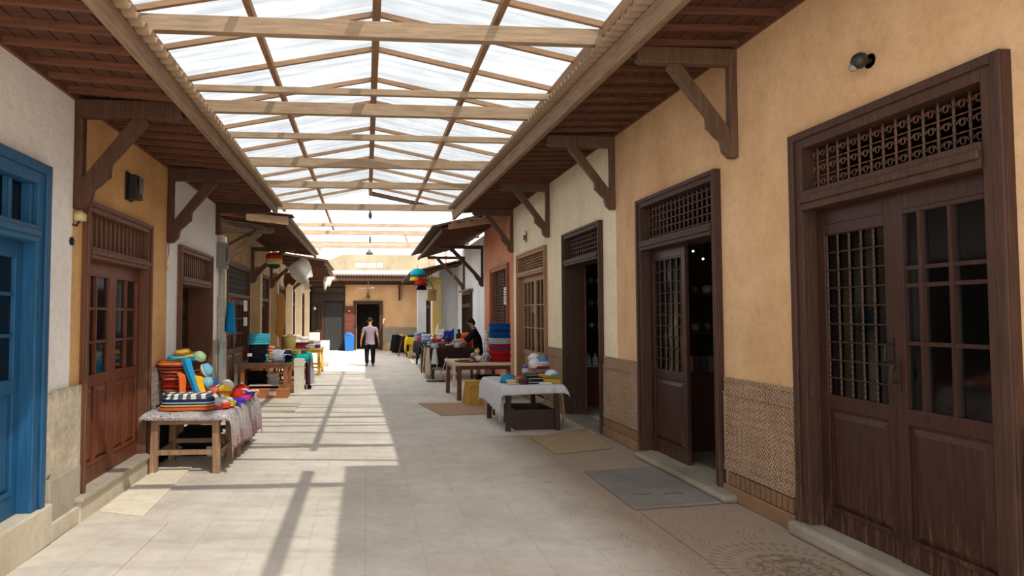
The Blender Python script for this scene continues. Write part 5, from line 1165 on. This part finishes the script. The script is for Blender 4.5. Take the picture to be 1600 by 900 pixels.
t = thing('trestle_leg', 'white slanted trestle leg under the fourth right table', 'trestle', (1.7, 19.5, 0)); MB().beam((0, 0, 0), (.06, .0, .8), .04, .04).build('leg', plain((220, 220, 216), .5), t); MB().beam((.0, .5, 0), (.05, .5, .8), .04, .04).build('leg', plain((220, 220, 216), .5), t)
for i, (x, c, nm) in enumerate(((2.0, (26, 24, 30), 'black'), (2.4, (70, 56, 50), 'brown'))): garment('%s sack under the fourth right table' % nm, (x, 19.9, 0), .34, .4, .5, cloth(c), 0, 380+i, 3, name='cloth_sack', cat='sack')
# fifth right stall: yellow table with black garments
t = table('yellow painted table at the far end of the right stalls', (2.1, 25.0, 0), 0, .9, 2.6, .8, WY, leg=.1, st=False)
tablecloth('yellow cloth hanging from the far right table', (2.1, 25.0, 0), 0, .92, 1.2, .805, cloth((226, 196, 40)), front=.25, left=.55, right=.02, back=.02, wave=.03, seed=3)
for i, (x, y, w, h) in enumerate(((1.55, 26.4, .3, .62), (1.4, 27.6, .36, .74), (1.3, 28.3, .3, .7))):
    t = thing('hanging_garment', '%s black garment hanging from the far right rack' % ['nearest', 'middle', 'farthest'][i], 'garment', (x, y, .82-h))
    b = MB(); b.grid(lambda u, v: ((w*.8)*math.cos(2*PI*u)*(1-.4*v)*(1+.1*math.sin(10*PI*u)), .14*math.sin(2*PI*u), h*v), 28, 8); b.build('cloth', cloth((22, 22, 28)), t, smooth=True)
t = thing('garment_rack', 'wooden trestle rack carrying the black garments', 'rack', (1.5, 27.2, 0))
for sy in (-.9, .9):
    for sx in (-.18, .18): MB().beam((sx, sy, 0), (0, sy, .84), .06, .05).build('leg', W_BROWN, t)
MB().beam((0, -1, .84), (0, 1.2, .84), .06, .05).build('rail', WY, t)
for i, (x, y, c1, c2, nm) in enumerate(((2.1, 25.5, (40, 44, 50), (230, 230, 236), 'black and white'), (2.35, 26.2, (60, 80, 60), (60, 80, 60), 'dark green'))):
    cap('%s cap on the far right yellow table' % nm, (x, y, .86), .16, c1, c2, R(90))
garment('black folded cloth on the far right yellow table', (1.85, 25.6, .82), .4, .5, .07, cloth((40, 44, 40)), 0, 390, 2)
# hanging hats cluster
def hangfrom(loc, lab, c, r, z2, kind='dome'):
    t = thing('hanging_hat', lab, 'hat', loc)
    b = MB(); b.blob((0, 0, 0), (r, r, r*.75), 1, 20, 10, .04, 1, 0, r*.15); b.build('hat_body', cloth(c), t, smooth=True)
    b = MB(); b.tube([(r*.98*math.cos(u), r*.98*math.sin(u), -r*.12) for u in [j*PI/10 for j in range(21)]], .018, 6); b.build('hem', cloth(tuple(x*.8 for x in c)), t, smooth=True)
    MB().tube([(0, 0, r*.5), (0, 0, z2-loc[2])], .006, 5).build('cord', CORD, t); return t
hangfrom((1.76, 21.9, 3.1), 'large turquoise dome hat hanging at the far right roof edge', (30, 176, 204), .26, 3.42)
hangfrom((1.66, 21.85, 2.9), 'yellow hat hanging under the turquoise hat', (226, 180, 60), .17, 3.3)
hangfrom((1.92, 21.95, 2.93), 'orange hat hanging beside the yellow hat', (226, 90, 50), .16, 3.3)
hangfrom((1.84, 21.7, 2.74), 'dark red hat hanging lowest in the cluster', (170, 30, 44), .2, 3.2)
hangfrom((1.9, 21.95, 2.6), 'black hat hanging below the dark red hat', (30, 26, 34), .18, 3.2)
t = thing('straw_bundle', 'bundle of green and straw coloured dried leaves hanging right of the hats', 'bundle', (2.15, 21.9, 2.85))
random.seed(4); g1, g2 = MB(), MB()
for k in range(90):
    a = random.random()*6.28; L = .15+.25*random.random(); d = Vector((math.cos(a)*.5, math.sin(a)*.5, random.uniform(-1, .7))).normalized()
    (g1 if k % 2 and k < 60 else g2).tube([(0, 0, .05), d*L*.5+Vector((0, 0, .05)), d*L+Vector((0, 0, -.05))], [.012, .01, .002], 4)
MB().tube([(0, 0, .05), (0, 0, .98)], .006, 5).build('cord', CORD, t); g1.build('green_leaves', cloth((110, 130, 50)), t); g2.build('straw', cloth((196, 166, 110)), t)
sb = garment('woven straw bags hanging beside the yellow pillar', (2.3, 22.4, 2.2), .34, .2, .4, cloth((190, 160, 112)), 0, 395, 3, name='straw_bag', cat='bag'); hang(sb, .9, (0, 0, .35))
o = MB().box(-.1, .1, -.01, .0, 0, .3).build('paper_notice', cloth((224, 196, 150))); o.location = (2.6, 23.65, 1.95); tag(o, 'tan paper notice hanging below the straw bags', 'notice')

# ------------------------------------------------------------------ goods inside the shops
def shop_shelf(lab, x0, x1, y, zs, group, seed, cols_, loc_lab):
    t = thing('shelf_unit', lab, 'shelf', (x0, y, 0)); w = x1-x0
    for z in zs: MB().box(0, w, -.3, 0, z, z+.03).build('shelf_board', W_DARKx, t)
    MB().box(-.04, 0, -.3, 0, 0, 2.4).build('side_panel', W_DARK, t); MB().box(w, w+.04, -.3, 0, 0, 2.4).build('side_panel', W_DARK, t)
    random.seed(seed); n = int(w/.17)
    for iz, z in enumerate(zs):
        for k in range(n):
            c = cols_[(k+iz) % len(cols_)]; r = .05+.02*random.random(); x = x0+.1+k*.17
            o = MB().lathe([(r*.5, 0), (r, .03), (r*1.05, .07), (r*.95, .1), (r*.4, .1+.06*random.random())], 12).build('pottery_jar', plain(c, .3), smooth=True)
            o.location = (x, y-.16, z+.03)
            tag(o, 'glazed pottery jar on the %s shelf %s' % (['low', 'middle', 'high', 'top'][iz % 4], loc_lab), 'jar', group+', %s shelf' % ['low', 'middle', 'high', 'top'][iz % 4])
shop_shelf('dark wall shelf of pottery inside the half open right door', 4.0, 6.3, 8.5, (.95, 1.45, 1.95), 'pottery inside the half open right door', 1, [(150, 140, 130), (110, 80, 60), (170, 160, 150)], 'inside the half open right door')
shop_shelf('dark wall shelf of pottery inside the third right doorway', 3.9, 6.3, 12.7, (1.4, 1.85, 2.3), 'pottery inside the third right doorway', 2, [(190, 182, 170), (150, 140, 130), (170, 150, 120)], 'inside the third right doorway')
t = thing('shop_counter', 'reddish wooden counter inside the third right doorway', 'counter', (4.25, 11.8, 0))
MB().box(-.5, .6, 0, .5, 0, .72).build('cabinet', wood((110, 52, 30), (140, 70, 42), 'z', .5), t); MB().box(-.53, .63, -.03, .53, .72, .75).build('counter_top', plain((190, 196, 200), .4), t)
for i in range(7):
    o = MB().lathe([(.045, 0), (.05, .02), (.05, .14), (.02, .18), (.02, .22)], 12).build('white_bottle', plain((206, 212, 216), .3), smooth=True); o.location = (3.82+.13*i, 11.9, .75)
    tag(o, 'white glazed bottle on the reddish counter', 'bottle', 'white bottles lined up on the counter')
t = thing('shop_counter', 'dark counter inside the half open right door', 'counter', (4.1, 7.75, 0))
MB().box(-.3, .6, 0, .5, 0, .95).build('cabinet', W_DARK, t); MB().box(-.32, .62, -.02, .52, .95, .98).build('counter_top', W_DARKx, t)
for i in range(8):
    c = [(110, 30, 38), (44, 64, 96), (130, 120, 112), (100, 34, 42), (44, 70, 76), (110, 96, 50), (120, 40, 42), (56, 56, 90)][i]
    o = MB().box(-.035, .035, -.05, .05, 0, .2).build('craft_booklet', plain(c, .5), bevel=.003); o.location = (3.9+.09*i, 7.85, .98)
    tag(o, '%s upright packet on the dark counter inside the half open door' % ['crimson', 'blue', 'pale', 'wine red', 'teal', 'yellow', 'light red', 'violet'][i], 'packet')
for i, (x, y, z) in enumerate(((4.2, 8.1, 2.5), (4.2, 7.92, 2.52), (4.2, 7.68, 2.4))):
    t = thing('ceiling_bulb', 'tiny lit bulb inside the half open right door, %s' % ['leftmost of three', 'highest of three', 'rightmost of three'][i], 'bulb', (x, y, z)); b = MB(); b.blob((0, 0, 0), (.013,)*3, 1, 10, 6)
    b.build('bulb', plain((255, 240, 220), .4, emit=4), t, smooth=True); MB().tube([(0, 0, .02), (0, 0, 3.3-z)], .004, 4).build('cord', CORD, t)
BG = plain((60, 130, 230), .15, emit=0)
for i, (x, y, z) in enumerate(((3.95, 4.36, 1.86), (3.95, 4.1, 1.84))):
    t = thing('glass_lamp', '%s blue glass globe lamp hanging inside the nearest right door' % ['left', 'right'][i], 'lamp', (x, y, z)); b = MB(); b.blob((0, 0, 0), (.075, .075, .085), 1, 18, 12, .03, i)
    b.build('globe', BG, t, smooth=True); MB().tube([(0, 0, .07), (0, 0, 3.3-z)], .005, 4).build('chain', CORD, t); MB().lathe([(.03, .07), (.02, .1)], 10).build('cap', METAL, t)
t = thing('shop_counter', 'dark display counter inside the nearest right door', 'counter', (4.0, 3.2, 0)); MB().box(0, .6, 0, 1.8, 0, 1.0).build('cabinet', W_DARK, t); MB().box(-.02, .62, -.02, 1.82, 1.0, 1.03).build('counter_top', W_DARKx, t)
for i, (y, w, h) in enumerate(((4.45, .2, .2), (4.15, .22, .16), (3.85, .18, .12))): boxthing('cardboard_box', '%s tan box on the display counter inside the nearest right door' % ['left', 'middle', 'right'][i], (4.2, y, 1.03), w, .18, h, cloth((150, 120, 70)), 'box')
# left interiors: seen through the panes
for i, (y, z, c) in enumerate(((6.0, 1.1, (60, 120, 170)), (6.3, 1.1, (150, 150, 160)), (6.75, 1.1, (120, 100, 90)), (7.0, 1.1, (160, 150, 130)))):
    o = MB().lathe([(.06, 0), (.09, .08), (.08, .16), (.03, .22), (.035, .26)], 14).build('glass_vase', plain(c, .15), smooth=True); o.location = (-2.95, y, 1.03)
    tag(o, '%s vase on the ledge behind the brown door panes' % ['deep blue', 'silvery', 'brown', 'pale'][i], 'vase')
t = thing('display_ledge', 'dark display ledge behind the brown glazed doors', 'ledge', (-3.2, 5.6, 0)); MB().box(0, .4, 0, 1.6, 1.0, 1.03).build('board', W_DARK, t); MB().box(.05, .35, .05, 1.55, 0, 1.0).build('cabinet', W_DARK, t)

# ------------------------------------------------------------------ people
def skin_mesh(name, verts, edges, radii, mat, parent=None, root=0, sub=2):
    me = bpy.data.meshes.new(name); bm = bmesh.new(); L = bm.verts.layers.skin.verify(); vs = [bm.verts.new(v) for v in verts]
    for a, b in edges: bm.edges.new((vs[a], vs[b]))
    for i, v in enumerate(vs):
        r = radii[i]; v[L].radius = r if isinstance(r, tuple) else (r, r); v[L].use_root = (i == root)
    bm.to_mesh(me); bm.free(); me.materials.append(mat)
    o = bpy.data.objects.new(name, me); COL.objects.link(o); o.parent = parent
    md = o.modifiers.new('skin', 'SKIN'); md.use_smooth_shade = True; md.branch_smoothing = .6
    md = o.modifiers.new('sub', 'SUBSURF'); md.levels = sub; md.render_levels = sub
    return o
class Sk:
    def __init__(s): s.v = []; s.e = []; s.r = []
    def p(s, co, r, par=None):
        s.v.append(co); s.r.append(r)
        if par is not None: s.e.append((par, len(s.v)-1))
        return len(s.v)-1
    def chain(s, pts, par):
        for co, r in pts: par = s.p(co, r, par)
        return par
SKIN = plain((176, 124, 96), .6, key='skin'); HAIR = plain((22, 18, 17), .95, key='hair')
def hand(s, par, w, d, right):
    """w wrist point; d downward dir; adds palm + 5 curled fingers"""
    w = Vector(w); pl = s.p(tuple(w+Vector((0, .01, -.06))), (.022, .034), par)
    for k in range(4):
        y = -.026+.018*k; L = [.06, .072, .068, .055][k]
        b0 = w+Vector((0, y+.01, -.1)); s.chain([(tuple(b0), .0095), (tuple(b0+Vector((-.004*right, .004, -L*.5))), .009), (tuple(b0+Vector((-.02*right, .012, -L*.95))), .0075)], pl)
    tb = w+Vector((-.012*right, .04, -.04)); s.chain([(tuple(tb), .0105), (tuple(tb+Vector((-.008*right, .022, -.035))), .009)], pl)
# walking man seen from behind (faces +y)
man = thing('person', 'man in pale mauve shirt and black trousers walking away down the alley', 'person', (.13, 21.4, 0))
s = Sk(); pel = s.p((0, 0, .82), (.118, .088)); sp = s.p((0, .01, 1.0), (.15, .11), pel); ch = s.p((0, .0, 1.2), (.165, .11), sp); nk0 = s.p((0, 0, 1.33), (.07, .06), ch); nk = s.p((0, .01, 1.39), .052, nk0)
hd = s.p((0, .03, 1.47), (.066, .075), nk); s.p((0, .035, 1.555), (.062, .074), hd)
for sd_, fy in ((-1, .12), (1, -.1)):
    hip = s.p((sd_*.085, 0, .8), .095, pel); kn = s.p((sd_*.095, .02+fy*.5, .45), .058, hip); cf = s.p((sd_*.097, fy*.7-.01, .3), .055, kn); an = s.p((sd_*.1, fy-.04, .08), .036, cf); s.chain([((sd_*.105, fy+.05, .035), (.034, .04)), ((sd_*.11, fy+.13, .025), (.022, .036))], an)
    sh = s.p((sd_*.18, 0, 1.27), .062, ch); el = s.p((sd_*.255, -.02, 1.02), .044, sh); wr = s.p((sd_*.3, .04 if sd_ < 0 else .02, .8), .027, el); hand(s, wr, s.v[wr], -1, sd_)
body = skin_mesh('body', s.v, s.e, s.r, SKIN, man)
s = Sk(); pel = s.p((0, 0, .86), (.165, .125)); sp = s.p((0, .01, 1.0), (.175, .13), pel); ch = s.p((0, 0, 1.2), (.185, .13), sp); s.p((0, 0, 1.32), (.085, .075), ch); s.p((0, 0, .73), (.172, .13), pel)
for sd_ in (-1, 1): sh = s.p((sd_*.185, 0, 1.265), .078, ch); s.p((sd_*.235, -.012, 1.1), .066, sh)
skin_mesh('shirt', s.v, s.e, s.r, cloth((126, 112, 124)), man)
s = Sk(); pel = s.p((0, 0, .84), (.135, .1))
for sd_, fy in ((-1, .12), (1, -.1)):
    hip = s.p((sd_*.09, 0, .68), .102, pel); kn = s.p((sd_*.1, .02+fy*.5, .45), .086, hip); cf = s.p((sd_*.1, fy*.7-.01, .3), .076, kn); s.p((sd_*.102, fy-.04, .07), .062, cf)
skin_mesh('trousers', s.v, s.e, s.r, cloth((26, 24, 28)), man)
for sd_, fy in ((-1, .12), (1, -.1)):
    b = MB(); b.blob((sd_*.105, fy+.03, .045), (.05, .135, .05), .8, 16, 8, .04, 1, 0, .045); b.build('shoe', plain((150, 140, 120), .6), man, smooth=True)
b = MB(); b.blob((0, .028, 1.535), (.078, .092, .085), 1, 18, 10, .03, 2, 0, .06); b.build('hair', HAIR, man, smooth=True)
for sd_ in (-1, 1): b = MB(); b.blob((sd_*.077, .04, 1.49), (.01, .02, .032), 1, 8, 6); b.build('ear', SKIN, man, smooth=True)
b = MB(); b.blob((0, .115, 1.485), (.014, .022, .022), 1, 8, 6); b.build('nose', SKIN, man, smooth=True)
# seller in black leaning over the table (faces -x)
wom = thing('person', 'person in black clothes with dark hair leaning over the third right stall', 'person', (3.02, 17.3, 0))
s = Sk(); pel = s.p((.02, 0, .92), (.13, .11)); sp = s.p((.0, 0, 1.08), (.13, .11), pel); ch = s.p((-.06, 0, 1.27), (.15, .11), sp); nk = s.p((-.13, 0, 1.4), .05, ch); hd = s.p((-.18, 0, 1.47), (.07, .07), nk); s.p((-.2, 0, 1.54), (.065, .07), hd)
for sy in (-1, 1):
    hip = s.p((.02, sy*.09, .85), .1, pel); kn = s.p((.0, sy*.1, .47), .06, hip); an = s.p((.04, sy*.1, .09), .038, kn); s.chain([((-.04, sy*.1, .04), (.04, .034)), ((-.13, sy*.11, .028), (.03, .022))], an)
    sh = s.p((-.06, sy*.17, 1.3), .06, ch); el = s.p((-.2, sy*.2, 1.08), .044, sh); wr = s.p((-.4, sy*.12, .96), .028, el); pl = s.p((-.46, sy*.11, .93), (.03, .02), wr)
    for k in range(4): y = sy*.11+(-.026+.018*k); s.chain([((-.5, y, .92), .0095), ((-.54, y, .9), .009), ((-.56, y, .875), .0075)], pl)
    s.chain([((-.47, sy*.11-sy*.04, .92), .01), ((-.51, sy*.11-sy*.05, .9), .0085)], pl)
skin_mesh('body', s.v, s.e, s.r, SKIN, wom)
s = Sk(); pel = s.p((.02, 0, .9), (.17, .14)); sp = s.p((.0, 0, 1.08), (.16, .14), pel); ch = s.p((-.06, 0, 1.28), (.175, .13), sp); s.p((-.11, 0, 1.37), (.075, .07), ch); lw = s.p((.03, 0, .55), (.2, .16), pel); s.p((.03, 0, .2), (.22, .18), lw)
for sy in (-1, 1): sh = s.p((-.06, sy*.175, 1.3), .078, ch); el = s.p((-.2, sy*.2, 1.08), .066, sh); s.p((-.35, sy*.14, .985), .05, el)
skin_mesh('robe', s.v, s.e, s.r, cloth((24, 24, 28)), wom)
b = MB(); b.blob((-.175, 0, 1.535), (.095, .09, .085), 1, 18, 10, .06, 2, 0, .05); b.blob((-.1, 0, 1.48), (.05, .075, .08), 1, 12, 8, .1, 4); b.build('hair', HAIR, wom, smooth=True)
b = MB(); b.blob((-.265, 0, 1.47), (.02, .014, .02), 1, 8, 6); b.build('nose', SKIN, wom, smooth=True)
